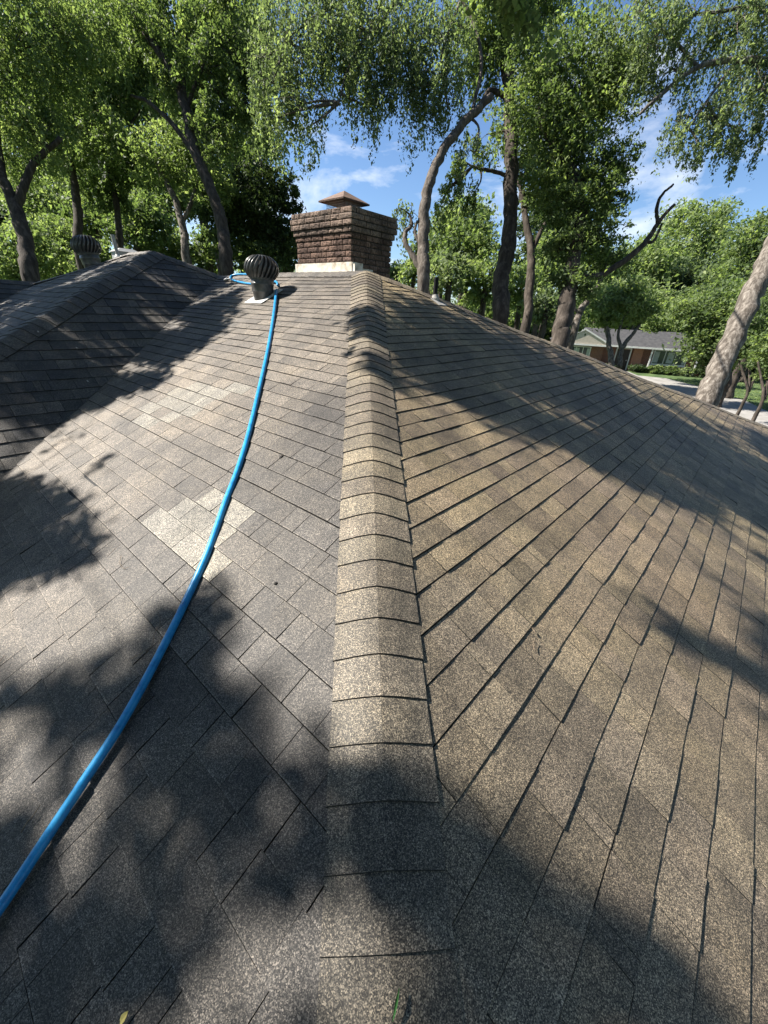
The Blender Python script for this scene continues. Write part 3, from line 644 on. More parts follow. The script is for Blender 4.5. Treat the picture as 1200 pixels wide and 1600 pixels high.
def cluster_leaves(center, rad, nleaf, per=38, sig=.26, strand=0.):
    """leaf positions in tufts spread through an uneven crown; returns leaves and tuft centres"""
    nc = max(4, int(nleaf/per)); d = rng.normal(0, 1, (nc, 3)); d /= np.linalg.norm(d, axis=1)[:, None]
    r = rng.random(nc)**(1/2.6); lump = 1+.22*np.sin(d[:, 0]*5+center[0])*np.sin(d[:, 2]*6+center[1])
    c = center+d*(r*lump)[:, None]*rad
    if strand: per = int(per*1.5); c = c[:max(4, int(len(c)/1.5))]; nc = len(c)
    k = rng.poisson(per, nc)+3; idx = np.repeat(np.arange(nc), k); m = len(idx)
    s = sig*.72*rng.uniform(.4, 1.4, nc)[idx]
    p = c[idx]+rng.normal(0, 1, (m, 3))*s[:, None]*np.array([1, 1, .62])
    if strand:
        L = strand*rng.uniform(.3, 1.4, nc)[idx]; t = rng.random(m)
        sw = rng.normal(0, .12, (nc, 2))[idx]
        p = c[idx]+rng.normal(0, 1, (m, 3))*(sig*.3)+np.stack([sw[:, 0]*t*L, sw[:, 1]*t*L, -t*L], 1)
    return p, c
def tree(name, label, cat, limbs, blobs, leaf='mid', bark=M_BARK, D=12, lai=3.2, strand=0., droop=.35, lpx=4.7, minleaf=.06, base_r=.22, ground=True, group=None, sig=.28, twigs=.5, rough=.06, lfilt=True):
    """limbs: list of ([(x,y[,D])...], r0, r1); blobs: (x, y, rpx[, D])"""
    def pt(q): return at(q[0], q[1], q[2] if len(q) > 2 else D)
    first = [pt(q) for q in limbs[0][0]]
    g = np.array([first[0][0], first[0][1], 0.])
    t = empty(name, tuple(g), label, cat, group)
    tr = MB(); allp = []
    for i, (pts, r0, r1) in enumerate(limbs):
        P = [pt(q) for q in pts]
        if i == 0 and ground:
            P = [g-np.array([0, 0, .1])]+[g*.5+np.array([P[0][0], P[0][1], P[0][2]])*.5]+P if P[0][2] > 1.2 else [g-np.array([0, 0, .1])]+P
            r0 = r0*1.12
        s = spline(P, 6); m = len(s); s[2:-1] += rng.normal(0, r0*.08, (m-3, 3)) if m > 4 else 0
        rad = np.linspace(r0, r1, m)*(1+rng.normal(0, .04, m))
        if i == 0 and ground: rad[0] *= 1.35; rad[1] *= 1.12
        tr.tube(s, rad, 14 if r0 > .12 else 8, rough=rough); allp.append(s)
    allp = np.concatenate(allp); leaves = []
    for bdef in blobs:
        x, y, rp = bdef[:3]; d = bdef[3] if len(bdef) > 3 else D
        c = at(x, y, d); r = rp*d/F; ln = max(minleaf, lpx*d/F)
        n = int(lai*math.pi*r*r/(.27*ln*ln)); p, cs = cluster_leaves(c, np.array([r, r, r*.85]), n, sig=sig*max(.6, min(1.6, r/1.1)), strand=strand)
        leaves.append(p)
        # a branch to the blob and twigs to some tufts
        j = np.argmin(np.linalg.norm(allp-c, axis=1)); a = allp[j]; L = np.linalg.norm(c-a)
        mid = (a+c)/2+rng.normal(0, .08*L+.01, 3)
        br = spline([a, mid, c], 5); br_r = np.linspace(min(.07, .02+.018*L), .014, len(br)); tr.tube(br, br_r, 6, cap=False)
        pick = cs[rng.random(len(cs)) < twigs][:int(26*twigs)+4]
        for q in pick:
            a2 = br[rng.integers(1, len(br))]; m2 = (a2+q)/2+rng.normal(0, .12*np.linalg.norm(q-a2)+.01, 3)+np.array([0, 0, .05])
            tr.tube(spline([a2, m2, q], 3), [.013, .011, .009, .008, .007, .006, .004][:7], 4, cap=False)
    tr.build('trunk', bark, t, smooth=True)
    if leaves:
        p = np.concatenate(leaves); p = p[p[:, 2] > .05]; ln = max(minleaf, lpx*D/F); TOTAL[0] += len(p)
        leaf_mesh('crown', p, ln, LM[leaf], t, droop, filt=lfilt)
    return t
# ----- trees left of the chimney
GL_, GM_, GF_ = 'tall trees behind the left wing', 'trees right of the chimney', 'trees further back'
tree('tree', 'dark forked tree trunk at the far left edge behind the wing roof', 'tree', [([(50, 447), (42, 385), (24, 325), (6, 285), (-25, 240)], .24, .13), ([(24, 325), (44, 275), (60, 247), (95, 215)], .13, .06), ([(6, 285), (-5, 180), (20, 90)], .1, .04)],
     [(20, 120, 85), (-50, 200, 90), (70, 60, 85), (-10, 10, 100), (55, 205, 50), (110, 20, 70)], 'bright', M_BARKD, 12, lai=2.2, group=GL_, strand=.45, droop=.6)
tree('tree', 'slim dark tree behind the tilted turbine vent', 'tree', [([(126, 400), (122, 330), (113, 265), (106, 150), (112, 40)], .19, .09), ([(113, 265), (80, 215), (60, 190)], .07, .03)],
     [(120, 130, 70), (150, 40, 80), (165, 220, 50), (100, 250, 42), (85, 165, 55)], 'bright', M_BARKD, 16, group=GL_, strand=.45, droop=.6)
tree('tree', 'thin dark tree behind the pale vent pipe', 'tree', [([(190, 400), (184, 330), (171, 262), (166, 180), (190, 90)], .15, .07), ([(171, 262), (200, 200), (230, 160)], .06, .03)],
     [(195, 150, 65), (215, 240, 50), (170, 300, 35), (235, 90, 65), (205, 20, 60)], 'mid', M_BARKD, 17, group=GL_, strand=.45, droop=.6)
tree('tree', 'tall dark tree leaning left with a long bare limb', 'tree', [([(356, 425), (348, 360), (335, 310), (303, 232), (288, 160), (262, 100), (222, 45), (195, -20)], .2, .1), ([(318, 262), (270, 195), (232, 160), (205, 150)], .09, .04), ([(288, 170), (283, 100), (252, 40), (235, -20)], .07, .04), ([(288, 180), (310, 120), (345, 60)], .07, .03)],
     [(225, 20, 70), (290, 50, 65), (335, 120, 62), (262, 130, 30), (375, 60, 62), (350, -10, 80), (392, 165, 42), (330, 200, 45), (400, 110, 38)], 'mid', M_BARKD, 13, lai=2.6, group=GL_, strand=.45, droop=.6)
tree('tree', 'pale forked tree left of the first turbine vent', 'tree', [([(292, 410), (287, 360), (272, 308), (252, 272), (244, 240)], .17, .07), ([(286, 345), (301, 312), (306, 290), (320, 240)], .08, .04)],
     [(250, 250, 48), (310, 255, 48), (285, 215, 40), (340, 300, 38)], 'bright', M_BARKP, 15.5, lai=2.4, group=GL_)
tree('oak_tree', 'dark round evergreen oak left of the brick chimney', 'tree', [([(350, 440), (345, 400), (352, 370), (375, 330)], .24, .1), ([(352, 370), (400, 350), (430, 330)], .1, .04)],
     [(400, 295, 45), (440, 292, 30), (365, 335, 48), (432, 350, 38), (355, 385, 34), (455, 318, 18), (405, 340, 45), (415, 400, 38), (450, 380, 24)], 'dark', M_BARKD, 17, lai=4.2, sig=.2, group=GL_)
# ----- centre
tree('elm_tree', 'pale trunked elm with weeping branches and broken stub right of the chimney', 'tree', [([(661, 452), (661, 390), (663, 330), (674, 275), (700, 222), (737, 180), (768, 150)], .17, .09), ([(659, 425), (645, 400), (633, 378), (634, 362), (643, 352), (640, 335)], .09, .035), ([(737, 180), (752, 90), (720, 0), (640, -40), (560, -10)], .05, .03), ([(640, -40), (600, 30), (560, 75), (540, 120), (530, 160)], .05, .02), ([(655, 380), (648, 362), (652, 345)], .05, .03), ([(560, -10), (500, 20), (450, 60)], .05, .02), ([(720, 0), (690, 90), (700, 170)], .045, .02), ([(737, 185), (748, 200), (745, 235)], .035, .02)],
     [(478, 90, 60), (440, 50, 62), (520, 50, 66), (578, 50, 66), (425, 130, 42), (462, 165, 36), (565, 110, 46), (583, 160, 30), (625, 80, 58), (500, -20, 80), (620, 0, 80), (690, 60, 62), (655, 125, 48), (700, 130, 45), (480, 200, 18), (430, 185, 22), (642, 330, 16), (625, 325, 12), (735, 235, 22)], 'grey', M_BARK, 11, lai=1.75, strand=1.0, droop=.9, group=GM_, sig=.3)
SHTREE = tree('tree', 'straight dark trunk rising through the middle of the right trees', 'tree', [([(780, 505), (786, 430), (795, 380), (797, 330), (799, 260), (797, 180), (793, 100), (789, 0), (780, -80)], .265, .15), ([(798, 155), (780, 146), (766, 142), (758, 152)], .1, .07), ([(793, 275), (772, 268), (752, 264), (738, 260)], .06, .045), ([(793, 110), (750, 60), (700, 30)], .07, .03), ([(790, 60), (830, 20), (870, -20)], .07, .03)],
     [(800, 55, 66), (762, 95, 46), (735, 35, 60), (850, 30, 70), (712, 245, 30), (700, 290, 24), (780, -20, 90), (742, 300, 22), (760, 210, 30), (690, 320, 20)], 'mid', M_BARKD, 13, lai=1.8, strand=.6, droop=.7, group=GM_)
tree('tree', 'shorter forked trunk between the dark trunk and the vine covered tree', 'tree', [([(820, 520), (828, 450), (829, 392), (821, 340), (815, 300)], .19, .1), ([(829, 395), (846, 360), (855, 345), (880, 300)], .09, .05)],
     [(830, 250, 45), (815, 180, 50), (870, 290, 30), (835, 310, 26)], 'mid', M_BARKD, 15, lai=2.6, group=GM_)
tree('tree', 'vine covered tree with a broken dark limb pointing right', 'tree', [([(872, 550), (880, 500), (890, 450), (900, 380), (905, 320), (892, 272), (870, 228), (850, 180), (850, 90)], .26, .12), ([(940, 430), (975, 408), (1003, 385), (1020, 362), (1032, 343), (1054, 320)], .1, .045), ([(1028, 350), (1026, 325), (1034, 305), (1052, 288)], .06, .03), ([(895, 420), (915, 432), (940, 430)], .1, .09), ([(1010, 378), (1022, 376), (1034, 350)], .05, .03)],
     [(860, 200, 60), (902, 245, 55), (930, 175, 60), (882, 315, 42), (852, 275, 36), (930, 295, 48), (905, 375, 40), (840, 125, 60), (915, 105, 70), (893, 435, 30), (962, 255, 34), (938, 365, 36), (960, 130, 50), (870, 390, 24), (955, 310, 30), (918, 455, 26)], 'mid', M_BARKD, 12, lai=2.9, group=GM_, sig=.24)
tree('tree', 'bare pale forked limb behind the vine covered tree', 'tree', [([(896, 520), (905, 490), (918, 470), (928, 456), (940, 430)], .15, .07), ([(905, 490), (895, 478), (890, 465)], .06, .04)], [(950, 410, 34), (930, 400, 28)], 'mid', M_BARKP, 15, lai=2.6, group=GM_)
tree('elm_tree', 'big leaning tree with pale ridged bark at the right edge', 'tree', [([(1098, 640), (1130, 565), (1162, 490), (1188, 430), (1214, 375), (1247, 290), (1267, 190), (1275, 60)], .255, .18), ([(1265, 190), (1215, 105), (1150, 95), (1090, 105), (1030, 150), (1000, 178)], .1, .035), ([(1090, 105), (1050, 60), (1000, 20)], .05, .02), ([(1150, 95), (1110, 150), (1075, 200)], .04, .02), ([(1270, 120), (1200, 20), (1100, 20)], .07, .03)],
     [(1150, 45, 75), (1080, 25, 66), (1185, 140, 55), (1110, 170, 48), (1050, 105, 34), (1130, 205, 30), (1062, 190, 34), (1200, 190, 30), (995, 20, 70), (1005, 85, 40), (1210, 20, 80), (1165, 205, 30), (1090, 225, 20), (1225, 100, 50)], 'grey', M_BARKP, 10.5, lai=1.5, strand=.75, droop=.9, group=GM_, sig=.28)
# second stem of the leaning tree: bark seam
# ----- right background
tree('tree', 'rounded pale green tree beyond the neighbour house under the sky', 'tree', [([(1075, 520), (1078, 430)], .3, .15)], [(1080, 380, 52), (1112, 338, 28), (1045, 425, 42), (1065, 340, 26), (1110, 400, 40), (1030, 380, 26)], 'bright', M_BARKD, 72, lai=3.2, sig=.9, group=GF_)
tree('tree', 'dark bushy tree beside the leaning trunk', 'tree', [([(1170, 540), (1168, 450)], .3, .15)], [(1165, 382, 36), (1195, 400, 44), (1148, 440, 44), (1190, 350, 20), (1210, 450, 50)], 'mid', M_BARKD, 30, lai=3.4, sig=.5, group=GF_)
tree('tree', 'broad leafy tree hiding the right end of the neighbour house', 'tree', [([(1140, 590), (1130, 540)], .2, .1)], [(1100, 535, 34), (1112, 490, 42), (1140, 520, 38), (1082, 500, 26), (1150, 470, 40), (1128, 565, 22), (1075, 480, 24), (1105, 570, 16)], 'mid', M_BARKD, 27, lai=3.4, sig=.4, group=GF_)
tree('tree', 'yellow green tree overhanging the neighbour roof', 'tree', [([(1112, 585, 37), (1095, 530, 37), (1070, 485, 37)], .14, .06)], [(1050, 492, 22, 36), (1025, 505, 18, 36), (1075, 478, 26, 36), (1008, 480, 26, 38), (1035, 470, 28, 38)], 'bright', M_BARKD, 37, lai=3.0, sig=.4, group=GF_)
tree('tree', 'pale multi-stemmed tree in front of the neighbour house porch', 'tree', [([(956, 575), (951, 535), (944, 495), (940, 470)], .26, .12), ([(968, 575), (972, 545), (990, 520), (1000, 508)], .2, .1), ([(972, 550), (966, 525), (972, 500)], .15, .08)], [(960, 478, 34), (990, 470, 34), (930, 480, 26), (1010, 490, 20), (975, 455, 34), (945, 500, 14)], 'bright', M_BARKP, 33, lai=3.0, sig=.4, group=GF_)
tree('crape_myrtle', 'slender multi-stemmed small tree on the lawn at the right edge', 'small tree', [([(1168, 612), (1160, 580), (1150, 550)], .09, .04), ([(1169, 612), (1172, 580), (1170, 550)], .08, .04), ([(1170, 612), (1182, 580), (1190, 555)], .08, .04)], [(1165, 545, 26), (1190, 535, 30), (1180, 500, 36), (1150, 530, 22)], 'mid', M_BARKD, 22, lai=3.0, group='multi-stemmed small trees on the lawn')
tree('crape_myrtle', 'second multi-stemmed small tree cut by the right edge of the lawn', 'small tree', [([(1192, 624), (1190, 595), (1184, 565)], .1, .04), ([(1194, 624), (1200, 595), (1206, 565)], .09, .04)], [(1205, 545, 34), (1195, 575, 18)], 'mid', M_BARKD, 20, lai=3.0, group='multi-stemmed small trees on the lawn')
# ----- middle distance greenery, each a tree of its own
MID = [
 (30, 400, 52, 22, 'bright', 'bright tree low behind the left wing, leftmost'), (95, 385, 46, 25, 'bright', 'bright bushy tree left of the tilted turbine'), (70, 320, 52, 27, 'bright', 'sunlit green tree filling the gap beside the forked trunk'),
 (155, 330, 46, 24, 'mid', 'green tree between the two thin dark trunks'), (150, 405, 28, 22, 'bright', 'low sunlit tree right behind the tilted turbine'), (215, 350, 46, 23, 'mid', 'green tree behind the wing peak'),
 (255, 395, 34, 25, 'bright', 'bright tree just right of the wing peak'), (330, 395, 34, 26, 'mid', 'green tree low behind the pale forked trunk'), (400, 405, 30, 24, 'mid', 'green tree right behind the first turbine vent'), (445, 395, 30, 25, 'dark', 'dark low tree touching the left side of the chimney'),
 (0, 300, 60, 30, 'dark', 'dark tree deep behind the left edge'), (200, 270, 56, 30, 'dark', 'dark tree deep behind the thin trunks'), (320, 290, 50, 30, 'dark', 'dark tree deep behind the leaning tree'), (100, 230, 60, 32, 'mid', 'tall green tree deep behind the slim trunk'), (260, 310, 40, 28, 'bright', 'lighter tree seen through the pale fork'), (390, 230, 45, 30, 'mid', 'green tree above the round oak'), (300, 170, 60, 33, 'dark', 'tall dark tree behind the bare limb'), (40, 150, 80, 33, 'dark', 'tall dark tree behind the left edge crown'), (180, 90, 80, 33, 'mid', 'tallest green tree at the back left'), (350, 70, 60, 33, 'dark', 'tall dark tree top back left of the weeping elm'),
 (730, 385, 44, 22, 'mid', 'green tree right of the pale elm trunk'), (700, 425, 34, 20, 'grey', 'grey green low tree right of the black vent pipe'), (755, 440, 38, 21, 'bright', 'bright tree behind the straight dark trunk'), (730, 345, 36, 26, 'bright', 'pale topped tree between elm trunk and straight trunk'),
 (812, 450, 36, 24, 'bright', 'sunlit tree between the two dark trunks'), (850, 480, 30, 22, 'grey', 'grey green tree left of the vine covered trunk'), (850, 410, 40, 27, 'mid', 'green tree behind the forked trunk'), (890, 500, 24, 30, 'mid', 'green low tree left of the neighbour house'), (870, 350, 50, 30, 'dark', 'dark tree behind the vines'),
 (645, 425, 20, 30, 'bright', 'small bright tree low right of the chimney'), (620, 428, 14, 40, 'bright', 'tiny far tree beside the chimney brickwork'), (675, 395, 30, 28, 'mid', 'green tree behind the broken stub'), (695, 360, 26, 30, 'grey', 'grey green tree behind the elm trunk'),
 (955, 430, 36, 62, 'mid', 'green tree above the neighbour house left end'), (990, 440, 36, 64, 'mid', 'green tree above the neighbour house porch'), (1010, 410, 34, 60, 'bright', 'bright tree under the broken dark limb'), (930, 470, 30, 58, 'dark', 'dark tree left of the small house tree'), (1040, 455, 40, 66, 'mid', 'green tree behind the neighbour chimney line'), (1085, 450, 40, 62, 'dark', 'dark tree behind the broad leafy tree'), (1180, 500, 50, 40, 'dark', 'dark tree behind the leaning trunk'), (1200, 560, 40, 45, 'mid', 'green tree at the right edge beyond the lawn'), (1140, 560, 30, 45, 'dark', 'dark shrubby tree across the lawn'),
]
for i, (x, y, rp, D, lf, lab) in enumerate(MID):
    bl = [(x, y, rp)]+[(x+rp*math.cos(a)*.75, y+rp*.6*math.sin(a), rp*.55) for a in np.linspace(0, 5.2, 5)+i]
    # lower skirt so that no gap opens under the crown
    tree('background_tree', lab, 'tree', [([(x, y+rp*.9), (x+3, y+rp*.2), (x, y-rp*.3)], .2, .08)], bl, lf, M_BARKD, D, lai=2.9, sig=.42*D/25, lpx=5.2, twigs=.15, group=GF_)
# distant belt, ring of woods round the neighbourhood
pos = []
for k in range(110):
    a = R_(-62+k*1.15); r = 95+rng.uniform(-14, 14); h = rng.uniform(8, 12.5)*(.8 if a > 0 else 1)
    c = np.array([math.sin(a)*r, math.cos(a)*r, h*.5]); p, _ = cluster_leaves(c, np.array([5.5, 5.5, h*.55]), 2400, sig=.9); pos.append(p)
p = np.concatenate(pos); o = leaf_mesh('far_woods', p[p[:, 2] > 0], .75, LM['mid'], None, filt=False)
tag(o, kind='stuff'); o['label'] = 'hazy green far woods closing the view behind the gardens'; o['category'] = 'woods'
# ------------------------------------------------------------------ the shade tree standing over the roof, left of the picture
_G = np.random.default_rng(5).random((6, 64, 64))
def gn(q, f, k):
    x = q[:, 0]*f+31.7; y = q[:, 1]*f+17.3; ix = np.floor(x).astype(int); iy = np.floor(y).astype(int); u = x-ix; v = y-iy; u = u*u*(3-2*u); v = v*v*(3-2*v)
    g = _G[k]; a = g[ix % 64, iy % 64]; b = g[(ix+1) % 64, iy % 64]; c = g[ix % 64, (iy+1) % 64]; d = g[(ix+1) % 64, (iy+1) % 64]
    return (a*(1-u)+b*u)*(1-v)+(c*(1-u)+d*u)*v
def air_points(hgts, m, xr, yr, dens, blur=.08, ylo=0, yhi=5000, f=1., thr=.38):
    pts = []
    for zz in hgts:
        c = np.stack([rng.uniform(*xr, m), rng.uniform(*yr, m), zz+rng.normal(0, .15, m)], 1)
        q = c-SUN*((zz-3.5)/SUN[2]); q2 = np.stack([q@uR, (q@uL)*.6, q[:, 2]], 1)
        nn = .55*gn(q2, 2.6*f, 0)+.3*gn(q2, 6*f, 1)+.15*gn(q2, 14*f, 2)
        g = np.clip((nn-thr)*7, 0, 1.)
        s = shade_at(c, blur); y = LASTPX[1]; s = np.where(np.isnan(s) | (y < ylo) | (y > yhi), 0, s)
        keep = rng.random(m) < s**2.2*g*dens; pts.append(c[keep])
    return np.concatenate(pts)
def tufts(c, k=7, sg=.085):
    idx = np.repeat(np.arange(len(c)), k); return c[idx]+rng.normal(0, 1, (len(idx), 3))*np.array([sg, sg, .06])
def boughs(tr, hub, mains, c, n, rmax=.06):
    allp = []
    for m_ in mains:
        m_ = np.array(m_, float); s = spline([hub, (hub+m_)/2+np.array([0, 0, .5]), m_], 8); tr.tube(s, np.linspace(rmax, .015, len(s)), 8); allp.append(s)
    allp = np.concatenate(allp)
    for q in c[rng.integers(0, len(c), n)]:
        a = allp[np.argmin(np.linalg.norm(allp-q, axis=1))]; L = np.linalg.norm(q-a)
        if L < 2.6: tr.tube(spline([a, (a+q)/2+rng.normal(0, .1*L, 3), q], 4), np.linspace(.011, .004, 9), 4, cap=False)
def shade_tree():
    g = np.array([-10.4, 2.6, 0]); t = empty('shade_tree', tuple(g), 'tall leafy tree left of the roof whose overhanging boughs dapple the shingles', 'tree')
    tr = MB(); hub = np.array([-9.6, 3.2, 8.0])
    tr.tube(spline([g, g+[.1, .1, 2.5], g+[.4, .5, 5.5], hub], 6), np.linspace(.34, .2, 19), 14, rough=.05)
    c = np.concatenate([air_points((8.2, 8.8, 9.4, 10.0), 42000, (-16, -4), (-1.5, 12), .8, .04, 0, 1000, 1.6, .40), air_points((10.8, 11.5, 12.2, 12.9), 40000, (-15, -5.5), (-.5, 6), .7, .02, 930, 5000, 1.7, .50)]); p = tufts(c, 6, .05)
    extra = []
    for q in ((-11.5, 1, 9.5), (-13, 3, 10), (-12, 5, 11.5), (-10, -1, 10), (-9, .5, 11), (-14, 0, 9), (-11, 3, 12.5), (-13, 2, 14), (-11, 4, 15)):
        e, _ = cluster_leaves(np.array(q, float), np.array([1.8, 1.8, 1.3]), 5200); extra.append(e)
    e = np.concatenate(extra); s = shade_at(e); e = e[np.isnan(s) | (s > .5)]
    print('shade leaves', len(p), len(e), 'tufts', len(c))
    boughs(tr, hub, ((-9, 3, 11), (-8.6, 3.6, 9), (-9.4, 6.6, 9.2), (-12.5, 2.6, 15.5)), c, 70)
    tr.build('trunk', M_BARKD, t, smooth=True)
    leaf_mesh('crown', np.concatenate([p, e]), .095, LM['mid'], t, .3, filt=False, asp=.55)
shade_tree()
def shade_bough():
    """high boughs of the straight dark tree reaching back over the right slope"""
    hub = at(786, -40, 13); g = at(780, 505, 13)
    t = SHTREE; tr = MB()
    c = air_points((8.4, 9.0, 9.6, 10.2), 44000, (-6, 6), (4, 14), .95, .03, 0, 5000, 2.1, .435); c = c[c[:, 0] > -4.2]; p = tufts(c)
    print('bough leaves', len(p))
    boughs(tr, hub, ((-1.8, 9.6, 9.4), (.6, 9, 9.2), (-3.4, 9, 9.4), (1.5, 8, 9.2)), c, 60, .07)
    tr.build('bough', M_BARKD, t, smooth=True)
    leaf_mesh('bough_foliage', p, .095, LM['mid'], t, .3, filt=False, asp=.55)
shade_bough()
# ------------------------------------------------------------------ unseen trees added round the camera to block skylight
for k, (tx, ty, x, y, hgt, rad, lab) in enumerate(((9, -8, 6, -4, 12, 5, 'added sky-blocking broad tree on the lawn to the right behind the photographer'), (2, -12, 1, -7, 12, 5.5, 'added sky-blocking tall tree right behind the photographer'), (-6, -10, -6, -8, 12, 5, 'added sky-blocking leafy tree behind the photographer to the left'), (-15, -6, -15, -6, 12, 5, 'added sky-blocking leafy tree far to the left behind the shade tree'), (15, 2, 12, 3, 12.5, 5, 'added sky-blocking tree beside the right eave out of the picture'), (-19, 9, -19, 9, 13, 3.2, 'added sky-blocking tree beyond the left wing out of the picture'), (-1, -8.5, 0, -3.2, 15.5, 4, 'added sky-blocking high crowned tree reaching over the photographer'), (7, -6.5, 4.5, .3, 13.5, 3.8, 'added sky-blocking tree with boughs reaching high over the right slope'))):
    t = empty('tree', (tx, ty, 0), lab, 'tree', 'unseen trees added to block skylight'); tr = MB()
    tr.tube(spline([[tx, ty, -.1], [tx+.3, ty, hgt*.35], [(x+tx)/2, (y+ty)/2, hgt*.7], [x+.2, y, hgt]], 5), np.linspace(.32, .1, 16), 12, rough=.04); tr.build('trunk', M_BARKD, t, smooth=True)
    p, _ = cluster_leaves(np.array([x, y, hgt], float), np.array([rad, rad, rad*.5]), 14000, sig=.5); leaf_mesh('crown', p, .24, LM['mid'], t, .3)
# ------------------------------------------------------------------ ground
M_GRASS = noisemat('lawn', [(.3, (.025, .045, .014)), (.5, (.055, .09, .028)), (.68, (.10, .14, .045)), (.8, (.13, .115, .07))], .9, 10, .95, .6, 30, coord='Object')
M_CONC = noisemat('concrete', [(.3, (.17, .16, .145)), (.7, (.30, .285, .265))], 1.2, 9, .9, .2, 30)
b = MB(); b.add([(-700, -700, 0), (700, -700, 0), (700, 700, 0), (-700, 700, 0)], [(0, 1, 2, 3)]); tag(b.build('ground', M_GRASS), kind='structure')
def onground(x, y, z=0): d = ray(x, y); return CAM+d*((z-CAMZ)/d[2])
def sheet(name, px, z, mat, th=.0):
    P = [onground(x, y, z) for x, y in px]; b = MB(); b.add(P, [tuple(range(len(P)))]); me = b.build(name, mat); me.data.polygons[0].flip() if me.data.polygons[0].normal.z < 0 else None; return tag(me, kind='structure')
DRIVE = [(990, 586), (1040, 591), (1090, 603), (1125, 616), (1165, 626), (1200, 643), (1260, 672), (1290, 760), (1180, 760), (1080, 680), (1020, 610)]
sheet('driveway', [(990, 586), (1040, 591), (1090, 603), (1125, 616), (1165, 626), (1200, 643), (1260, 672), (1290, 760), (1180, 760), (1080, 680), (1020, 610)], .004, M_CONC)
sheet('footpath', [(930, 566), (965, 574), (1000, 588), (990, 592), (955, 580), (925, 572)], .008, M_CONC)
# grass blades tufts near the visible lawn
gp = []
for _ in range(9000):
    x = rng.uniform(1030, 1230); y = rng.uniform(592, 650)
    q = onground(x, y)
    if 12 < q[1] < 60 and not inpoly(x, y, DRIVE): gp.append(q+[0, 0, .04])
o = leaf_mesh('lawn_grass', np.array(gp), .14, LM['bright'], None, -.6, filt=False, asp=.25); tag(o, kind='stuff'); o['label'] = 'short sunlit grass on the neighbour lawn'; o['category'] = 'grass'
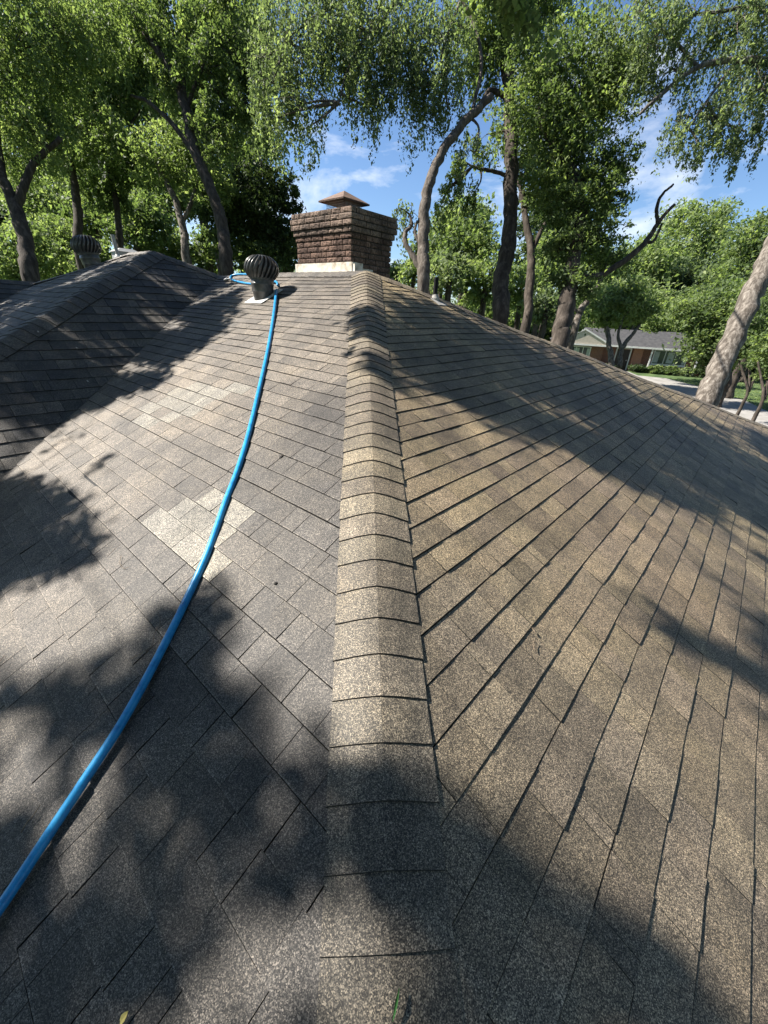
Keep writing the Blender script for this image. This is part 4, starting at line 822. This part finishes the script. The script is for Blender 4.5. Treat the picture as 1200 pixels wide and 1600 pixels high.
# ------------------------------------------------------------------ neighbour house
def neighbour():
    O = onground(1000, 580); O = np.array([O[0], O[1], 0.])
    # front wall runs along e, faces the camera
    e = unit(onground(1062, 592)-onground(905, 566)); e = unit([1, -.30, 0]); f = np.array([e[1], -e[0], 0]); f = f if f@(-O) > 0 else -f
    h = empty('neighbour_house', tuple(O), 'low brick house with white picture window and gabled left end across the driveway', 'house')
    M_RF = noisemat('neighbour_shingles', [(.3, (.03, .03, .032)), (.7, (.07, .068, .067))], 3, 8, .9, .2)
    M_GL2, _, _ = newmat('window_glass', (.03, .045, .05), .08, .8)
    M_CUR = noisemat('curtain', [(.3, (.30, .34, .33)), (.7, (.5, .53, .5))], 3)
    M_DOOR, _, _ = newmat('dark_door', (.03, .02, .016), .5, .4)
    H = 2.55
    def bx(name, a, b_, d0, d1, z0, z1, mat, par=h):
        m = MB(); m.box(O+e*a+f*d0+Zv*z0, e*(b_-a), f*(d1-d0), Zv*(z1-z0)); return m.build(name, mat, par)
    bx('wall', -6, 9, -8, 0, 0, H, M_BRICKW)
    bx('wing_wall', -9.5, -4.6, -8, 1.2, 0, H, M_BRICKW)
    # main roof, ridge parallel to the front
    def prism(name, a, b_, d0, d1, z0, z1, mat, gable_front=False):
        m = MB(); A_ = lambda x, d, z: O+e*x+f*d+Zv*z
        if not gable_front:
            md = (d0+d1)/2; v = [A_(a, d0, z0), A_(b_, d0, z0), A_(b_, d1, z0), A_(a, d1, z0), A_(a+.0, md, z1), A_(b_, md, z1)]
            m.add(v, [(0, 1, 2, 3), (3, 2, 5, 4), (1, 0, 4, 5), (0, 3, 4), (2, 1, 5)])
        else:
            md = (a+b_)/2; v = [A_(a, d0, z0), A_(b_, d0, z0), A_(b_, d1, z0), A_(a, d1, z0), A_(md, d0, z1), A_(md, d1, z1)]
            m.add(v, [(0, 1, 2, 3), (0, 3, 5, 4), (2, 1, 4, 5), (1, 0, 4), (3, 2, 5)])
        return m.build(name, mat, h)
    prism('roof', -6.5, 9.6, -8.6, .9, H, H+1.65, M_RF)
    prism('gable_roof', -10.1, -4.0, -8.6, 1.9, H+.02, H+1.5, M_RF, True)
    # gable face in pale siding, set proud
    m = MB(); v = [O+e*a+f*1.93+Zv*z for a, z in ((-9.9, H+.04), (-4.2, H+.04), (-7.05, H+1.4))]; m.add(v+[p-f*.03 for p in v], [(0, 1, 2), (5, 4, 3)]); m.build('gable_siding', noisemat('cream_siding', [(.3, (.46, .40, .33)), (.7, (.58, .51, .43))], 4), h)
    for s_ in ((-10.15, -7.05), (-7.05, -3.95)):
        m = MB(); z_ = (H, H+1.53) if s_[0] < -10 else (H+1.53, H); p, q = O+e*s_[0]+f*1.97+Zv*z_[0], O+e*s_[1]+f*1.97+Zv*z_[1]; m.cbox((p+q)/2, q-p, f, np.cross(q-p, f), np.linalg.norm(q-p), .05, .16); m.build('barge_board', M_WHITE, h)
    bx('fascia', -4.0, 9.65, .92, .97, H-.12, H+.06, M_WHITE); bx('fascia', -10.1, -4.0, 1.95, 2.0, H-.14, H+.03, M_WHITE)
    def window(a, b_, z0, z1, d, n=3):
        fr = MB(); t_ = .1
        for (x0, x1, y0, y1) in ((a, b_, z0-t_, z0), (a, b_, z1, z1+t_), (a-t_, a, z0-t_, z1+t_), (b_, b_+t_, z0-t_, z1+t_)): fr.box(O+e*x0+f*d+Zv*y0, e*(x1-x0), f*.09, Zv*(y1-y0))
        for k in range(1, n): x = a+(b_-a)*k/n; fr.box(O+e*(x-.04)+f*(d+.002)+Zv*z0, e*.08, f*.08, Zv*(z1-z0))
        fr.box(O+e*(a-.15)+f*d+Zv*(z0-.2), e*(b_-a+.3), f*.14, Zv*.1)
        w_ = fr.build('window', M_WHITE, h)
        g = MB(); g.box(O+e*a+f*(d+.02)+Zv*z0, e*(b_-a), f*.02, Zv*(z1-z0)); g.build('pane', M_GL2, w_)
        for (x0, x1) in ((a+.02, a+(b_-a)*.16), (a+(b_-a)*.42, a+(b_-a)*.62), (b_-(b_-a)*.1, b_-.02)):
            c_ = MB(); c_.box(O+e*x0+f*(d+.041)+Zv*(z0+.1), e*(x1-x0), f*.004, Zv*(z1-z0-.2)); c_.build('curtain', M_CUR, w_)
    window(.9, 4.1, .95, 2.3, .0); window(-8.9, -6.0, .6, 2.2, 1.2, 4)
    bx('porch_wall', -4.55, -3.2, 0, .5, 0, H-.1, M_BRICKW); dd = bx('door', -2.95, -1.6, .01, .06, 0, 2.15, M_DOOR); bx('handle', -1.8, -1.74, .06, .1, 1, 1.1, M_WHITE, dd)
    bx('door_frame', -3.08, -2.95, .0, .1, 0, 2.25, M_WHITE); bx('door_frame', -1.6, -1.47, .0, .1, 0, 2.25, M_WHITE); bx('door_frame', -3.08, -1.47, .0, .1, 2.25, 2.37, M_WHITE)
    bx('brick_pier', -1.3, -.3, .01, .25, 0, H-.1, brickmat('orange_brick', (.42, .17, .09), (.32, .13, .08), (.3, .27, .22)))
    for x in (.35, 4.9, 5.9, 6.9, 8.2): bx('porch_post', x, x+.14, .7, .84, 0, H-.12, M_WHITE)
    for x0, x1 in ((5.2, 5.8), (6.3, 6.85), (7.3, 8.0)): bx('shutter', x0, x1, .01, .05, .7, 2.2, M_DOOR)
    # foundation shrubs
    for k, (x, d, s_, lf, lab) in enumerate(((-.6, 1.5, .75, 'dark', 'clipped dark shrub below the brick pier'), (1.1, 1.5, .75, 'mid', 'low green hedge shrub under the picture window, left half'), (2.6, 1.5, .75, 'mid', 'low green hedge shrub under the picture window, right half'), (4.2, 1.6, .8, 'grey', 'pale leafy shrub right of the picture window'), (5.7, 1.6, .9, 'dark', 'dark shrub before the shutters'), (7.3, 1.7, .95, 'dark', 'dark shrub at the right end of the neighbour wall'), (-3.8, 1.8, .6, 'dark', 'dark shrub beside the neighbour front door'))):
        c = O+e*x+f*d+Zv*(s_*.55); t = empty('shrub', (c[0], c[1], 0), lab, 'shrub', 'foundation shrubs of the neighbour house')
        p, _ = cluster_leaves(c, np.array([.95, .7, s_*.6]), 1500, sig=.16); p = p[p[:, 2] > .02]
        leaf_mesh('foliage', p, .22, LM[lf], t, .1, filt=False); m = MB()
        for j in range(5): m.tube([np.array([c[0], c[1], 0])+rng.normal(0, .06, 3)*[1, 1, 0], c+rng.normal(0, .25, 3)], [.03, .012], 6)
        m.build('stem', M_BARKD, t)
neighbour()
# a grey roofed shed glimpsed behind the left trees
q = onground(68, 470); q = at(72, 437, 27); q = np.array([q[0], q[1], 0.]); sh = empty('shed', tuple(q), 'small grey roofed outbuilding glimpsed between the left trees', 'shed')
b = MB(); b.box(q-uR*2-uL*1.5, uR*4, uL*3, Zv*2.8); b.build('wall', M_WHITE, sh)
b = MB(); v = [q-uR*2.3-uL*1.8+Zv*2.8, q+uR*2.3-uL*1.8+Zv*2.8, q+uR*2.3+uL*1.8+Zv*2.8, q-uR*2.3+uL*1.8+Zv*2.8, q-uR*2.3+Zv*3.8, q+uR*2.3+Zv*3.8]; b.add(v, [(3, 2, 1, 0), (0, 1, 5, 4), (2, 3, 4, 5), (0, 4, 3), (1, 2, 5)]); b.build('roof', noisemat('grey_roof', [(.3, (.2, .2, .2)), (.7, (.34, .34, .33))], 4), sh)
print('leaves', TOTAL[0], 'objects', len(bpy.data.objects))
